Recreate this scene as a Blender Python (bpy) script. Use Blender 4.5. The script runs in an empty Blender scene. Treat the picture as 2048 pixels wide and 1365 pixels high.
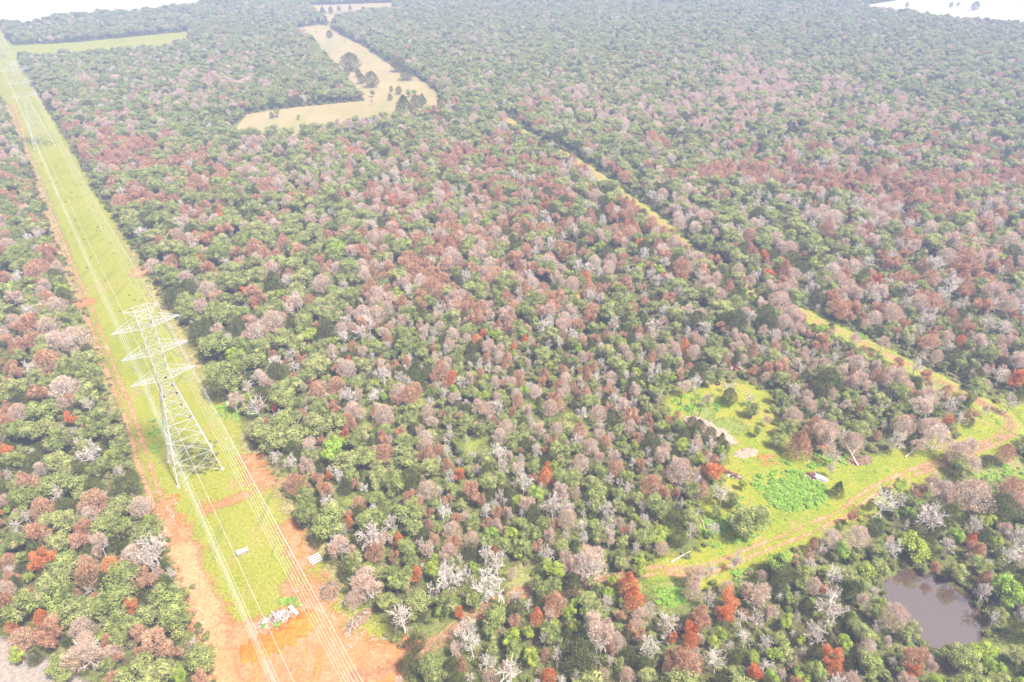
import bpy, math, random
import numpy as np
from mathutils import Vector

# ------------------------------------------------------------------ camera, sky, sun, exposure
S = bpy.context.scene
FPX, PITCH, ROLL, CH = 1380.0, 0.5724, -0.0103, 120.0
cam = bpy.data.cameras.new("camera"); camo = bpy.data.objects.new("camera", cam)
S.collection.objects.link(camo); S.camera = camo
cam.sensor_width = 36.0; cam.lens = 36.0 * FPX / 2048.0
cam.clip_start = 0.5; cam.clip_end = 20000
cp, sp = math.cos(PITCH), math.sin(PITCH); cr, sr = math.cos(ROLL), math.sin(ROLL)
camo.location = (0, 0, CH)
from mathutils import Matrix
camo.matrix_world = Matrix.Translation((0, 0, CH)) @ Matrix.Rotation(math.pi/2 - PITCH, 4, 'X') @ Matrix.Rotation(ROLL, 4, 'Z')

SUN_EL, SUN_AZ = math.radians(60), math.radians(125)      # azimuth measured from +Y towards +X
w = bpy.data.worlds.new("World"); S.world = w; w.use_nodes = True
nt = w.node_tree; nt.nodes.clear()
o_ = nt.nodes.new("ShaderNodeOutputWorld"); b_ = nt.nodes.new("ShaderNodeBackground"); s_ = nt.nodes.new("ShaderNodeTexSky")
s_.sky_type = 'NISHITA'; s_.sun_disc = False; s_.sun_elevation = SUN_EL; s_.sun_rotation = SUN_AZ
s_.dust_density = 4.0; s_.air_density = 1.0; s_.ozone_density = 1.0
b_.inputs[1].default_value = 0.09
hs_ = nt.nodes.new("ShaderNodeHueSaturation"); hs_.inputs["Saturation"].default_value = .22      # cloud-whitened sky
nt.links.new(s_.outputs[0], hs_.inputs["Color"]); nt.links.new(hs_.outputs[0], b_.inputs[0]); nt.links.new(b_.outputs[0], o_.inputs[0])
sl = bpy.data.lights.new("sun", 'SUN'); sl.energy = 4.1; sl.angle = math.radians(6); sl.color = (1.0, 0.93, 0.81)
so = bpy.data.objects.new("sun", sl); S.collection.objects.link(so)
sd = Vector((math.sin(SUN_AZ)*math.cos(SUN_EL), math.cos(SUN_AZ)*math.cos(SUN_EL), math.sin(SUN_EL)))
so.rotation_euler = sd.to_track_quat('Z', 'Y').to_euler(); so.location = (0, 0, 300)
S.view_settings.view_transform = 'Standard'; S.view_settings.look = 'None'
S.view_settings.gamma = 1.0; S.view_settings.use_curve_mapping = False
S.view_settings.exposure = 1.22
S.render.engine = 'CYCLES'
cy = S.cycles
cy.max_bounces = 5; cy.diffuse_bounces = 3; cy.glossy_bounces = 2; cy.transmission_bounces = 2
cy.transparent_max_bounces = 12; cy.volume_bounces = 1; cy.use_denoising = True
HAZE = 0.00060; HAZE_COL = (0.50, 0.59, 0.98)

# ------------------------------------------------------------------ photo <-> ground
def proj(x, y, z=0.0):
    x = np.asarray(x, float); y = np.asarray(y, float)
    z = z - CH
    cz = y*cp - z*sp; cyy = y*sp + z*cp
    u = FPX*x/cz; v = FPX*cyy/cz
    return 1024 + u*cr - v*sr, 682.5 - (u*sr + v*cr), cz
def unp(px, py, z=0.0):
    a = np.asarray(px, float) - 1024; b = -(np.asarray(py, float) - 682.5)
    u = a*cr + b*sr; v = -a*sr + b*cr
    dx, dy, dz = u, FPX*cp + v*sp, -FPX*sp + v*cp
    t = (z - CH)/dz
    return dx*t, dy*t
def G2(pts): return [tuple(map(float, unp(x, y))) for x, y in pts]
HEAD = 0.614
LD = np.array([-math.sin(HEAD), math.cos(HEAD), 0]); LN = np.array([math.cos(HEAD), math.sin(HEAD), 0]); LT = np.array([-80.2, 129.6, 0])
def sdf_poly(X, Y, P):                       # signed distance, + inside
    P = np.array(P); n = len(P)
    d = np.full(X.shape, 1e9); ins = np.zeros(X.shape, bool)
    for i in range(n):
        ax, ay = P[i]; bx, by = P[(i+1) % n]
        ex, ey = bx-ax, by-ay; L = ex*ex+ey*ey + 1e-12
        t = np.clip(((X-ax)*ex + (Y-ay)*ey)/L, 0, 1)
        d = np.minimum(d, np.hypot(X-ax-t*ex, Y-ay-t*ey))
        c = ((ay > Y) != (by > Y)) & (X < (bx-ax)*(Y-ay)/(by-ay+1e-12) + ax)
        ins ^= c
    return np.where(ins, d, -d)
def dist_line(X, Y, P):
    d = np.full(X.shape, 1e9); P = np.array(P)
    for i in range(len(P)-1):
        ax, ay = P[i]; bx, by = P[i+1]; ex, ey = bx-ax, by-ay; L = ex*ex+ey*ey+1e-12
        t = np.clip(((X-ax)*ex + (Y-ay)*ey)/L, 0, 1)
        d = np.minimum(d, np.hypot(X-ax-t*ex, Y-ay-t*ey))
    return d
def smooth_line(P, n=8):
    P = np.array(P, float); out = []
    Q = np.vstack([2*P[0]-P[1], P, 2*P[-1]-P[-2]])
    for i in range(1, len(Q)-2):
        p0, p1, p2, p3 = Q[i-1], Q[i], Q[i+1], Q[i+2]
        for k in range(n):
            t = k/n
            out.append(.5*((2*p1)+(-p0+p2)*t+(2*p0-5*p1+4*p2-p3)*t*t+(-p0+3*p1-3*p2+p3)*t**3))
    out.append(P[-1]); return np.array(out)

# ------------------------------------------------------------------ object helpers
COL = S.collection
def tag(o, label=None, cat=None, group=None, kind=None):
    if label: o["label"] = label
    if cat: o["category"] = cat
    if group: o["group"] = group
    if kind: o["kind"] = kind
    return o
def link(name, me, mat=None, parent=None, loc=(0, 0, 0)):
    o = bpy.data.objects.new(name, me); COL.objects.link(o)
    if mat is not None and me is not None and len(me.materials) == 0: me.materials.append(mat)
    o.parent = parent; o.location = loc
    return o
def empty(name, loc, label, cat, group=None, rz=0):
    o = bpy.data.objects.new(name, None); COL.objects.link(o)
    o.location = loc; o.rotation_euler = (0, 0, rz); o.empty_display_size = .5
    return tag(o, label, cat, group)
def mesh_np(name, V, F):
    V = np.asarray(V, np.float32); F = np.asarray(F, np.int32)
    me = bpy.data.meshes.new(name); k = F.shape[1]
    me.vertices.add(len(V)); me.vertices.foreach_set("co", V.ravel())
    me.loops.add(F.size); me.loops.foreach_set("vertex_index", F.ravel())
    me.polygons.add(len(F)); me.polygons.foreach_set("loop_start", np.arange(0, F.size, k, dtype=np.int32))
    me.polygons.foreach_set("loop_total", np.full(len(F), k, np.int32))
    me.update(calc_edges=True); me.validate()
    return me
class MB:
    def __init__(s): s.v = []; s.f = []
    def bar(s, a, b, r, r2=None, n=4, tw=0.0):
        a = Vector(a); b = Vector(b); r2 = r if r2 is None else r2
        d = (b-a); 
        if d.length < 1e-6: return s
        d.normalize(); u = d.orthogonal().normalized(); w_ = d.cross(u); i = len(s.v)
        for p, rr in ((a, r), (b, r2)):
            for k in range(n):
                t = 2*math.pi*k/n + tw
                s.v.append(p + (u*math.cos(t) + w_*math.sin(t))*rr)
        for k in range(n):
            j = (k+1) % n; s.f.append((i+k, i+j, i+n+j, i+n+k))
        s.f.append(tuple(range(i+n-1, i-1, -1))); s.f.append(tuple(range(i+n, i+2*n)))
        return s
    def box(s, c, size, rot=(0, 0, 0)):
        from mathutils import Euler
        R = Euler(rot).to_matrix(); i = len(s.v); c = Vector(c)
        for z in (-.5, .5):
            for x, y in ((-.5, -.5), (.5, -.5), (.5, .5), (-.5, .5)):
                s.v.append(c + R @ Vector((x*size[0], y*size[1], z*size[2])))
        s.f += [(i+3, i+2, i+1, i), (i+4, i+5, i+6, i+7)] + [(i+k, i+(k+1) % 4, i+4+(k+1) % 4, i+4+k) for k in range(4)]
        return s
    def quad(s, *p):
        i = len(s.v); s.v += [Vector(q) for q in p]; s.f.append(tuple(range(i, i+len(p)))); return s
    def mesh(s, name):
        me = bpy.data.meshes.new(name); me.from_pydata([tuple(v) for v in s.v], [], s.f); me.update(); return me
    def build(s, name, mat, parent=None, loc=(0, 0, 0)): return link(name, s.mesh(name), mat, parent, loc)

# ------------------------------------------------------------------ materials
def mat_new(name):
    m = bpy.data.materials.new(name); m.use_nodes = True; nt = m.node_tree; nt.nodes.clear()
    out = nt.nodes.new("ShaderNodeOutputMaterial"); bs = nt.nodes.new("ShaderNodeBsdfPrincipled")
    bs.inputs["Roughness"].default_value = .85; bs.inputs["Specular IOR Level"].default_value = .15
    nt.links.new(bs.outputs[0], out.inputs[0]); return m, nt, bs, out
def noise(nt, vec, scale, detail=3, rough=.55, dist=0):
    n = nt.nodes.new("ShaderNodeTexNoise"); n.inputs["Scale"].default_value = scale; n.inputs["Detail"].default_value = detail
    n.inputs["Roughness"].default_value = rough; n.inputs["Distortion"].default_value = dist
    if vec is not None: nt.links.new(vec, n.inputs["Vector"])
    return n.outputs[0]
def ramp(nt, fac, stops):
    r = nt.nodes.new("ShaderNodeValToRGB"); e = r.color_ramp.elements
    while len(e) < len(stops): e.new(0.5)
    for i, (p, c) in enumerate(stops): e[i].position = p; e[i].color = (*c, 1) if len(c) == 3 else c
    nt.links.new(fac, r.inputs[0]); return r.outputs[0]
def mixc(nt, fac, a, b, mode='MIX'):
    m = nt.nodes.new("ShaderNodeMix"); m.data_type = 'RGBA'; m.blend_type = mode
    for v, i in ((fac, 0), (a, 6), (b, 7)):
        if isinstance(v, (int, float)): m.inputs[i].default_value = v
        elif isinstance(v, tuple): m.inputs[i].default_value = (*v, 1)
        else: nt.links.new(v, m.inputs[i])
    return m.outputs[2]
def mth(nt, op, a, b=None, c=None, clamp=False):
    m = nt.nodes.new("ShaderNodeMath"); m.operation = op; m.use_clamp = clamp
    for i, v in enumerate((a, b, c)):
        if v is None: continue
        if isinstance(v, (int, float)): m.inputs[i].default_value = v
        else: nt.links.new(v, m.inputs[i])
    return m.outputs[0]
def foliage(name, cols, nscale=5.0, contrast=.5, alt=None):
    """cols: 3 colours picked per tree; clump noise lightens and darkens the colour at random"""
    m, nt, bs, out = mat_new(name)
    oi = nt.nodes.new("ShaderNodeObjectInfo"); tc = nt.nodes.new("ShaderNodeTexCoord")
    base = ramp(nt, oi.outputs["Random"], [(0.0, cols[0]), (.5, cols[1]), (1.0, cols[2])])
    add = nt.nodes.new("ShaderNodeVectorMath"); add.operation = 'ADD'
    nt.links.new(tc.outputs["Object"], add.inputs[0]); nt.links.new(oi.outputs["Random"], add.inputs[1])
    n = noise(nt, add.outputs[0], nscale, 3, .6)
    if alt:
        n2 = noise(nt, add.outputs[0], 1.9, 2, .6); th = mth(nt, 'MULTIPLY_ADD', oi.outputs["Random"], .22, .42)
        base = mixc(nt, mth(nt, 'MULTIPLY', mth(nt, 'SUBTRACT', n2, th, clamp=True), 5.0, clamp=True), base, alt)
    k = ramp(nt, n, [(.32, (1-contrast,)*3), (.68, (1+contrast*.9,)*3)])
    c = mixc(nt, 1.0, base, k, 'MULTIPLY')
    nt.links.new(c, bs.inputs["Base Color"])
    tr = nt.nodes.new("ShaderNodeBsdfTranslucent"); nt.links.new(c, tr.inputs[0])
    mx = nt.nodes.new("ShaderNodeMixShader"); mx.inputs[0].default_value = .35
    nt.links.new(bs.outputs[0], mx.inputs[1]); nt.links.new(tr.outputs[0], mx.inputs[2]); nt.links.new(mx.outputs[0], out.inputs[0])
    return m
def plain(name, c1, c2=None, scale=2.0, rough=.8, metal=0.0, spec=.2):
    m, nt, bs, out = mat_new(name)
    bs.inputs["Roughness"].default_value = rough; bs.inputs["Metallic"].default_value = metal; bs.inputs["Specular IOR Level"].default_value = spec
    if c2 is None: c2 = tuple(.7*x for x in c1)
    tc = nt.nodes.new("ShaderNodeTexCoord")
    n = noise(nt, tc.outputs["Object"], scale, 4)
    nt.links.new(ramp(nt, n, [(.35, c1), (.65, c2)]), bs.inputs["Base Color"]); return m
def ground_mat(name, stops, s1=.03, s2=.35, stops2=None, edge=None, amp=1.0, bump=.4, streak=None, holes=None):
    """soil and grass mixed by noises in metres; edge (m): how softly the sheet thins out into the one below"""
    m, nt, bs, out = mat_new(name)
    geo = nt.nodes.new("ShaderNodeNewGeometry"); P = geo.outputs["Position"]
    big = noise(nt, P, s1, 4, .6, .6); fine = noise(nt, P, s2, 5, .65)
    f = mth(nt, 'ADD', mth(nt, 'MULTIPLY', big, .6), mth(nt, 'MULTIPLY', fine, .4))
    c = ramp(nt, f, stops)
    if stops2:                                          # a second covering in patches
        p = noise(nt, P, s1*2.3, 5, .65, 1.2)
        c = mixc(nt, ramp(nt, p, [(stops2[0], (0, 0, 0)), (stops2[1], (1, 1, 1))]), c, stops2[2])
    if streak:
        mp = nt.nodes.new("ShaderNodeMapping"); mp.inputs["Rotation"].default_value = (0, 0, streak[0]); mp.inputs["Scale"].default_value = (1, .12, 1)
        nt.links.new(P, mp.inputs[0]); st = noise(nt, mp.outputs[0], streak[1], 3, .6)
        c = mixc(nt, ramp(nt, st, [(streak[2], (0, 0, 0)), (streak[3], (1, 1, 1))]), c, streak[4])
    g = noise(nt, P, 1.6, 4, .7)
    c = mixc(nt, 1.0, c, ramp(nt, g, [(.3, (.66,)*3), (.7, (1.3,)*3)]), 'MULTIPLY')
    nt.links.new(c, bs.inputs["Base Color"])
    bp = nt.nodes.new("ShaderNodeBump"); bp.inputs["Strength"].default_value = bump; bp.inputs["Distance"].default_value = .5
    nt.links.new(g, bp.inputs["Height"]); nt.links.new(bp.outputs[0], bs.inputs["Normal"])
    if edge is not None:
        at = nt.nodes.new("ShaderNodeAttribute"); at.attribute_name = "inside"
        n1 = noise(nt, P, .22, 4, .7); n2 = noise(nt, P, 1.3, 3, .7)
        a = mth(nt, 'ADD', mth(nt, 'DIVIDE', at.outputs["Fac"], edge), mth(nt, 'MULTIPLY', mth(nt, 'SUBTRACT', mth(nt, 'ADD', mth(nt, 'MULTIPLY', n1, .65), mth(nt, 'MULTIPLY', n2, .35)), .5), 4*amp))
        if holes: a = mth(nt, 'SUBTRACT', a, holes)
        a = mth(nt, 'ADD', a, .5, clamp=True)
        tr = nt.nodes.new("ShaderNodeBsdfTransparent"); mx = nt.nodes.new("ShaderNodeMixShader")
        nt.links.new(a, mx.inputs[0]); nt.links.new(tr.outputs[0], mx.inputs[1]); nt.links.new(bs.outputs[0], mx.inputs[2]); nt.links.new(mx.outputs[0], out.inputs[0])
    return m

# ------------------------------------------------------------------ ground, pond
POND = G2([(1348+x/2.926, 905+y/2.926) for x, y in ((1190, 850), (1215, 790), (1260, 740), (1310, 722), (1400, 735), (1500, 760), (1580, 805), (1660, 862), (1730, 925), (1775, 985), (1797, 1060), (1785, 1115), (1710, 1155), (1600, 1170), (1500, 1180), (1420, 1172), (1385, 1140), (1300, 1050), (1235, 970), (1205, 915))])
POND = [tuple(p+np.array([.55*math.sin(i*1.7)+.35*math.sin(i*.9+1), .55*math.cos(i*1.3)+.3*math.sin(i*2.3)])) for i, p in enumerate(smooth_line(POND + [POND[0]], 4)[:-1])]
WATER_Z = -0.7
pc = np.array(POND).mean(0)
def axis(lo, hi, f0, f1, fine, coarse):
    a = list(np.arange(f0, f1+1e-6, fine)); x = f0; st = fine
    while x > lo: st = min(st*1.35, coarse); x -= st; a.append(x)
    x = f1; st = fine
    while x < hi: st = min(st*1.35, coarse); x += st; a.append(x)
    return np.array(sorted(a))
gx = axis(-6000, 6000, pc[0]-22, pc[0]+22, 1.0, 400); gy = axis(-3000, 9000, pc[1]-22, pc[1]+22, 1.0, 400)
X, Y = np.meshgrid(gx, gy)
sdp = sdf_poly(X, Y, POND)
t = np.clip((sdp+1.6)/3.2, 0, 1); Z = -1.5*(t*t*(3-2*t)) + .35*np.exp(-((sdp+3.2)/1.6)**2)
nx, ny = len(gx), len(gy)
idx = np.arange(nx*ny).reshape(ny, nx)
F = np.stack([idx[:-1, :-1], idx[:-1, 1:], idx[1:, 1:], idx[1:, :-1]], -1).reshape(-1, 4)
me = mesh_np("forest_floor", np.stack([X, Y, Z], -1).reshape(-1, 3), F)
floor_m = ground_mat("forest floor soil and grass", [(.34, (.11, .07, .042)), (.45, (.10, .095, .035)), (.56, (.14, .165, .045)), (.70, (.26, .20, .11))], .05, .4, bump=.6)
tag(link("forest_floor", me, floor_m), kind="structure")

m, nt, bs, out = mat_new("brown pond water")
bs.inputs["Base Color"].default_value = (.085, .052, .036, 1); bs.inputs["Roughness"].default_value = .5
gl = nt.nodes.new("ShaderNodeBsdfGlossy"); gl.inputs["Roughness"].default_value = .03; gl.inputs["Color"].default_value = (.9, .88, .9, 1)
mx = nt.nodes.new("ShaderNodeMixShader"); mx.inputs[0].default_value = .27
nt.links.new(bs.outputs[0], mx.inputs[1]); nt.links.new(gl.outputs[0], mx.inputs[2]); nt.links.new(mx.outputs[0], out.inputs[0])
mb = MB()
xa, xb, ya, yb = min(p[0] for p in POND)-1.5, max(p[0] for p in POND)+1.5, min(p[1] for p in POND)-1.5, max(p[1] for p in POND)+1.5
mb.quad((xa, ya, WATER_Z), (xb, ya, WATER_Z), (xb, yb, WATER_Z), (xa, yb, WATER_Z))
tag(mb.build("pond_water", m), kind="structure")

# ------------------------------------------------------------------ open ground as thin sheets over the forest floor
PATCH_Z = [0.0]
def sheet(name, sdf, bbox, step, mat, margin=3.0, z=None, kind="structure"):
    PATCH_Z[0] += .006; z = PATCH_Z[0] if z is None else z
    xs = np.arange(bbox[0], bbox[1]+step, step); ys = np.arange(bbox[2], bbox[3]+step, step)
    X, Y = np.meshgrid(xs, ys); s = sdf(X, Y)
    keep = s > -margin; nx = len(xs); ny = len(ys); idx = np.arange(nx*ny).reshape(ny, nx)
    k = (keep[:-1, :-1] | keep[:-1, 1:] | keep[1:, 1:] | keep[1:, :-1])
    F = np.stack([idx[:-1, :-1], idx[:-1, 1:], idx[1:, 1:], idx[1:, :-1]], -1)[k]
    u, inv = np.unique(F, return_inverse=True)
    V = np.stack([X.ravel()[u], Y.ravel()[u], np.full(len(u), z)], -1)
    me = mesh_np(name, V, inv.reshape(-1, 4))
    at = me.attributes.new("inside", 'FLOAT', 'POINT'); at.data.foreach_set("value", s.ravel()[u].astype(np.float32))
    o = link(name, me, mat); tag(o, kind=kind); return o
def bb(P, m=5):
    P = np.array(P); return (P[:, 0].min()-m, P[:, 0].max()+m, P[:, 1].min()-m, P[:, 1].max()+m)

CORR = G2([(-60, 60), (-50, 150), (-5, 170), (24, 205), (78, 345), (125, 500), (158, 580), (192, 690), (222, 790), (250, 870), (282, 960), (300, 1010), (335, 1090), (370, 1180), (395, 1260), (420, 1330), (440, 1420), (470, 1600), (1000, 1600), (860, 1420), (775, 1330), (765, 1250), (705, 1195), (655, 1130), (600, 1040), (560, 960), (500, 885), (478, 830), (440, 770), (395, 690), (345, 605), (302, 540), (262, 460), (202, 372), (166, 300), (130, 240), (97, 182), (70, 140), (46, 97), (48, 101), (200, 95), (330, 89), (386, 78), (392, 50), (150, 68), (40, 71), (26, 58), (9, 20), (0, -10), (-60, -40)])
NFIELD = G2([(-200, 34), (8, 28), (70, 34), (130, 20), (330, 11), (410, 2), (430, -30), (-300, -30)])
PAST = G2([(478, 246), (500, 218), (600, 206), (736, 196), (705, 150), (664, 110), (640, 76), (605, 48), (655, 42), (668, 45), (668, 34), (645, 22), (636, 3), (800, 1), (800, 20), (760, 22), (684, 30), (676, 40), (676, 52), (700, 66), (742, 88), (800, 130), (850, 153), (888, 184), (890, 222), (840, 232), (780, 240), (700, 248), (630, 262), (560, 272), (478, 262)])
EFIELD = G2([(1740, 26), (1850, 12), (1852, -30), (2400, -30), (2400, 96), (2048, 76), (1960, 69), (1880, 57), (1800, 44), (1740, 36)])
MEAD = G2([(1335, 790), (1380, 782), (1440, 770), (1500, 775), (1540, 800), (1555, 870), (1600, 905), (1660, 925), (1740, 925), (1830, 905), (1890, 880), (1945, 838), (2000, 815), (2150, 815), (2150, 900), (2048, 905), (2000, 915), (1925, 945), (1850, 975), (1780, 1005), (1730, 1040), (1680, 1070), (1620, 1095), (1560, 1115), (1500, 1135), (1440, 1150), (1400, 1175), (1370, 1200), (1340, 1215), (1290, 1200), (1270, 1165), (1290, 1135), (1350, 1120), (1400, 1095), (1385, 1060), (1395, 1020), (1430, 990), (1440, 950), (1455, 900), (1420, 870), (1350, 855), (1320, 830)])
TRAIL = smooth_line(G2([(1025, 238), (1050, 262), (1090, 290), (1140, 312), (1190, 345), (1240, 385), (1295, 425), (1335, 458), (1368, 492), (1410, 530), (1475, 575), (1555, 608), (1625, 650), (1690, 682), (1750, 712), (1806, 742), (1860, 770), (1915, 800), (1965, 828), (2005, 850), (2018, 872), (1998, 895), (1940, 920), (1880, 942), (1800, 970), (1730, 1003), (1680, 1040), (1600, 1075), (1540, 1098), (1490, 1115), (1440, 1135), (1380, 1152), (1300, 1148), (1220, 1162), (1130, 1178), (1060, 1180), (980, 1205), (910, 1245), (850, 1290), (780, 1325), (700, 1345)]), 6)
NT_ = 19*6
LTRK = smooth_line(G2([(36, 190), (60, 290), (85, 370), (115, 440), (140, 510), (168, 575), (195, 650), (222, 730), (250, 800), (268, 860), (285, 920), (310, 990), (345, 1060), (375, 1140), (400, 1210), (430, 1300), (450, 1400)]), 6)
ROAD = smooth_line(G2([(-140, 1262), (-60, 1290), (20, 1328), (75, 1358), (130, 1400), (180, 1450)]), 4)

grassA = ground_mat("lime grass of the cleared strip", [(.3, (0.153, 0.172, 0.021)), (.45, (0.224, 0.233, 0.027)), (.58, (0.245, 0.243, 0.039)), (.72, (0.307, 0.233, 0.078))], .03, .3, edge=3.0, amp=.9, stops2=(.56, .70, (0.290, 0.212, 0.086)), streak=(HEAD, .35, .56, .72, (0.162, 0.190, 0.025)))
sheet("cleared_strip_grass", lambda X, Y: sdf_poly(X, Y, CORR), (-720, 60, 25, 1080), 3.0, grassA, 4)
strawm = ground_mat("straw coloured dry grass", [(.3, (0.265, 0.242, 0.087)), (.5, (0.305, 0.256, 0.113)), (.7, (0.239, 0.242, 0.051))], .04, .4, edge=2.5, amp=1.6)
STRAW = [G2([(-5, 170), (30, 190), (85, 330), (130, 460), (165, 560), (205, 700), (235, 800), (262, 900), (240, 900), (205, 780), (150, 600), (110, 480), (72, 345), (24, 205)]),
         G2([(470, 860), (500, 870), (560, 950), (640, 1090), (700, 1190), (650, 1150), (570, 1020), (500, 920)]), G2([(235, 420), (262, 460), (340, 600), (420, 745), (400, 745), (310, 590), (245, 455)])]
sheet("straw_grass", lambda X, Y: np.max([sdf_poly(X, Y, p) for p in STRAW], 0), (-560, 20, 60, 800), 2.0, strawm, 4)
fieldm = ground_mat("pale mown hay field", [(.3, (0.420, 0.427, 0.330)), (.7, (0.501, 0.497, 0.403))], .01, .1, edge=4.0, amp=.5)
sheet("hay_field", lambda X, Y: sdf_poly(X, Y, NFIELD), bb(NFIELD), 9.0, fieldm, 6)
sheet("far_field", lambda X, Y: sdf_poly(X, Y, EFIELD), bb(EFIELD), 9.0, fieldm, 6)
pastm = ground_mat("dry straw pasture", [(.3, (0.255, 0.208, 0.092)), (.5, (0.308, 0.245, 0.118)), (.7, (0.347, 0.287, 0.155))], .015, .15, edge=3.0, amp=.6, streak=(.5, .06, .5, .75, (0.228, 0.222, 0.087)))
sheet("pasture", lambda X, Y: sdf_poly(X, Y, PAST), bb(PAST), 4.0, pastm, 5)
meadm = ground_mat("bright meadow grass", [(.3, (0.125, 0.164, 0.014)), (.45, (0.197, 0.230, 0.022)), (.58, (0.261, 0.251, 0.031)), (.72, (0.331, 0.238, 0.088))], .05, .35, edge=2.5, amp=1.1, stops2=(.60, .74, (0.363, 0.219, 0.124)))
sheet("meadow_grass", lambda X, Y: np.maximum(sdf_poly(X, Y, MEAD), 4.6-dist_line(X, Y, TRAIL[124:190])), bb(MEAD, 9), 1.5, meadm, 4)
gladem = ground_mat("glade grass", [(.3, (0.119, 0.158, 0.030)), (.5, (0.198, 0.229, 0.048)), (.7, (0.297, 0.211, 0.144))], .08, .5, edge=2.5, amp=1.8, holes=.1)
trg = ground_mat("yellow green grass along the trail", [(.3, (0.147, 0.208, 0.028)), (.5, (0.250, 0.268, 0.042)), (.7, (0.323, 0.286, 0.104))], .06, .4, edge=1.6, amp=1.0)
TRG = TRAIL[:NT_+6]
sheet("trail_verge", lambda X, Y: np.maximum(3.2-dist_line(X, Y, TRG), 2.6-dist_line(X, Y, TRG-np.array([0, 3.2]))), bb(TRG, 9), 2.0, trg, 3)
# clearings among the trees
gaps = [(1150, 848, 6), (1080, 850, 4), (938, 890, 5), (845, 800, 4), (830, 830, 3), (1240, 1170, 5), (1330, 1195, 6), (690, 1000, 3), (1030, 1160, 5), (1400, 835, 6), (1455, 860, 6), (1340, 1065, 5), (480, 850, 4), (940, 1180, 4), (360, 1120, 3), (1280, 990, 3), (1160, 1095, 3), (735, 850, 4), (1650, 1150, 3), (1700, 1090, 5), (1900, 1040, 6), (1960, 960, 7), (2030, 960, 7), (1240, 850, 3), (1860, 790, 6), (1990, 1318, 6), (1945, 1335, 6), (1890, 1345, 6), (2010, 1260, 4), (1840, 1345, 4)]
gp = [(*map(float, unp(a, b)), r) for a, b, r in gaps]
sheet("glade_grass", lambda X, Y: np.minimum(np.max([r*.7-np.hypot(X-a, Y-b) for a, b, r in gp], 0), -sdf_poly(X, Y, POND)-3.6), (-70, 200, 60, 330), 1.5, gladem, 3)
soil = ground_mat("orange red bare soil", [(.3, (0.387, 0.119, 0.030)), (.46, (0.440, 0.186, 0.085)), (.56, (0.414, 0.214, 0.111)), (.72, (0.334, 0.214, 0.077))], .06, .5, edge=2.4, amp=1.7, streak=(HEAD+.9, .35, .50, .66, (0.484, 0.174, 0.051)), stops2=(.62, .76, (0.440, 0.277, 0.171)))
RED = [G2(p) for p in (
    [(330, 1010), (345, 985), (310, 975), (296, 1000), (330, 1080), (360, 1160), (372, 1230), (392, 1300), (398, 1420), (430, 1600), (900, 1600), (850, 1420), (790, 1330), (840, 1290), (700, 1265), (655, 1210), (610, 1170), (560, 1160), (580, 1210), (520, 1225), (460, 1240), (430, 1215), (400, 1140), (385, 1070), (360, 1020)],
    [(545, 1040), (585, 1025), (610, 1090), (628, 1150), (660, 1215), (640, 1235), (610, 1180), (575, 1110)],
    [(480, 900), (510, 890), (545, 960), (520, 975), (490, 940)],
    [(400, 1000), (480, 975), (540, 960), (545, 968), (480, 990), (405, 1012)])]
sheet("red_soil", lambda X, Y: np.max([sdf_poly(X, Y, p) for p in RED], 0), bb(RED[0]+RED[1], 14), 1.5, soil, 4)
soil2 = ground_mat("worn earth wheel track", [(.3, (0.442, 0.196, 0.088)), (.5, (0.478, 0.255, 0.136)), (.7, (0.506, 0.323, 0.192))], .06, .5, edge=.7, amp=1.2, holes=.1)
def ruts(P, off, wd): return lambda X, Y: wd-np.abs(dist_line(X, Y, P)-off)
sheet("wheel_track", ruts(LTRK, 1.15, .5), bb(LTRK), .8, soil2, .9)
sheet("red_dirt_track", lambda X, Y: 3.0-dist_line(X, Y, LTRK[74:]), bb(LTRK[74:]), 1.2, ground_mat("orange track soil", [(.3, (.48, .20, .08)), (.6, (.52, .28, .15)), (.8, (.40, .30, .12))], .07, .5, edge=2.0, amp=1.5, holes=.2), 3)
sheet("dirt_trail", ruts(TRAIL, .95, .42), bb(TRAIL), .8, soil2, .9)
sheet("bare_trail_soil", lambda X, Y: np.maximum(1.5-dist_line(X, Y, TRAIL[98:142]), 1.8-dist_line(X, Y, TRAIL[196:])), bb(TRAIL[98:]), 1.0, ground_mat("dusty orange trail soil", [(.3, (0.302, 0.151, 0.079)), (.7, (0.360, 0.238, 0.144))], .07, .5, edge=1.4, amp=1.6, holes=.9), 3)
sheet("gravel_road", lambda X, Y: 4.3-dist_line(X, Y, ROAD), bb(ROAD), 1.2, ground_mat("pale gravel", [(.3, (.24, .20, .17)), (.7, (.33, .28, .245))], .08, .7, edge=1.0, amp=.5), 3)
spots = [(285, 530, 3.5), (292, 520, 3), (165, 590, 3.5), (1640, 905, 2), (1525, 930, 1.5)]
spt = [(*map(float, unp(a, b)), r) for a, b, r in spots]
sheet("bare_soil_spot", lambda X, Y: np.max([r-np.hypot(X-a, Y-b) for a, b, r in spt], 0), (-200, 140, 100, 320), 1.2, soil, 2)

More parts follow.
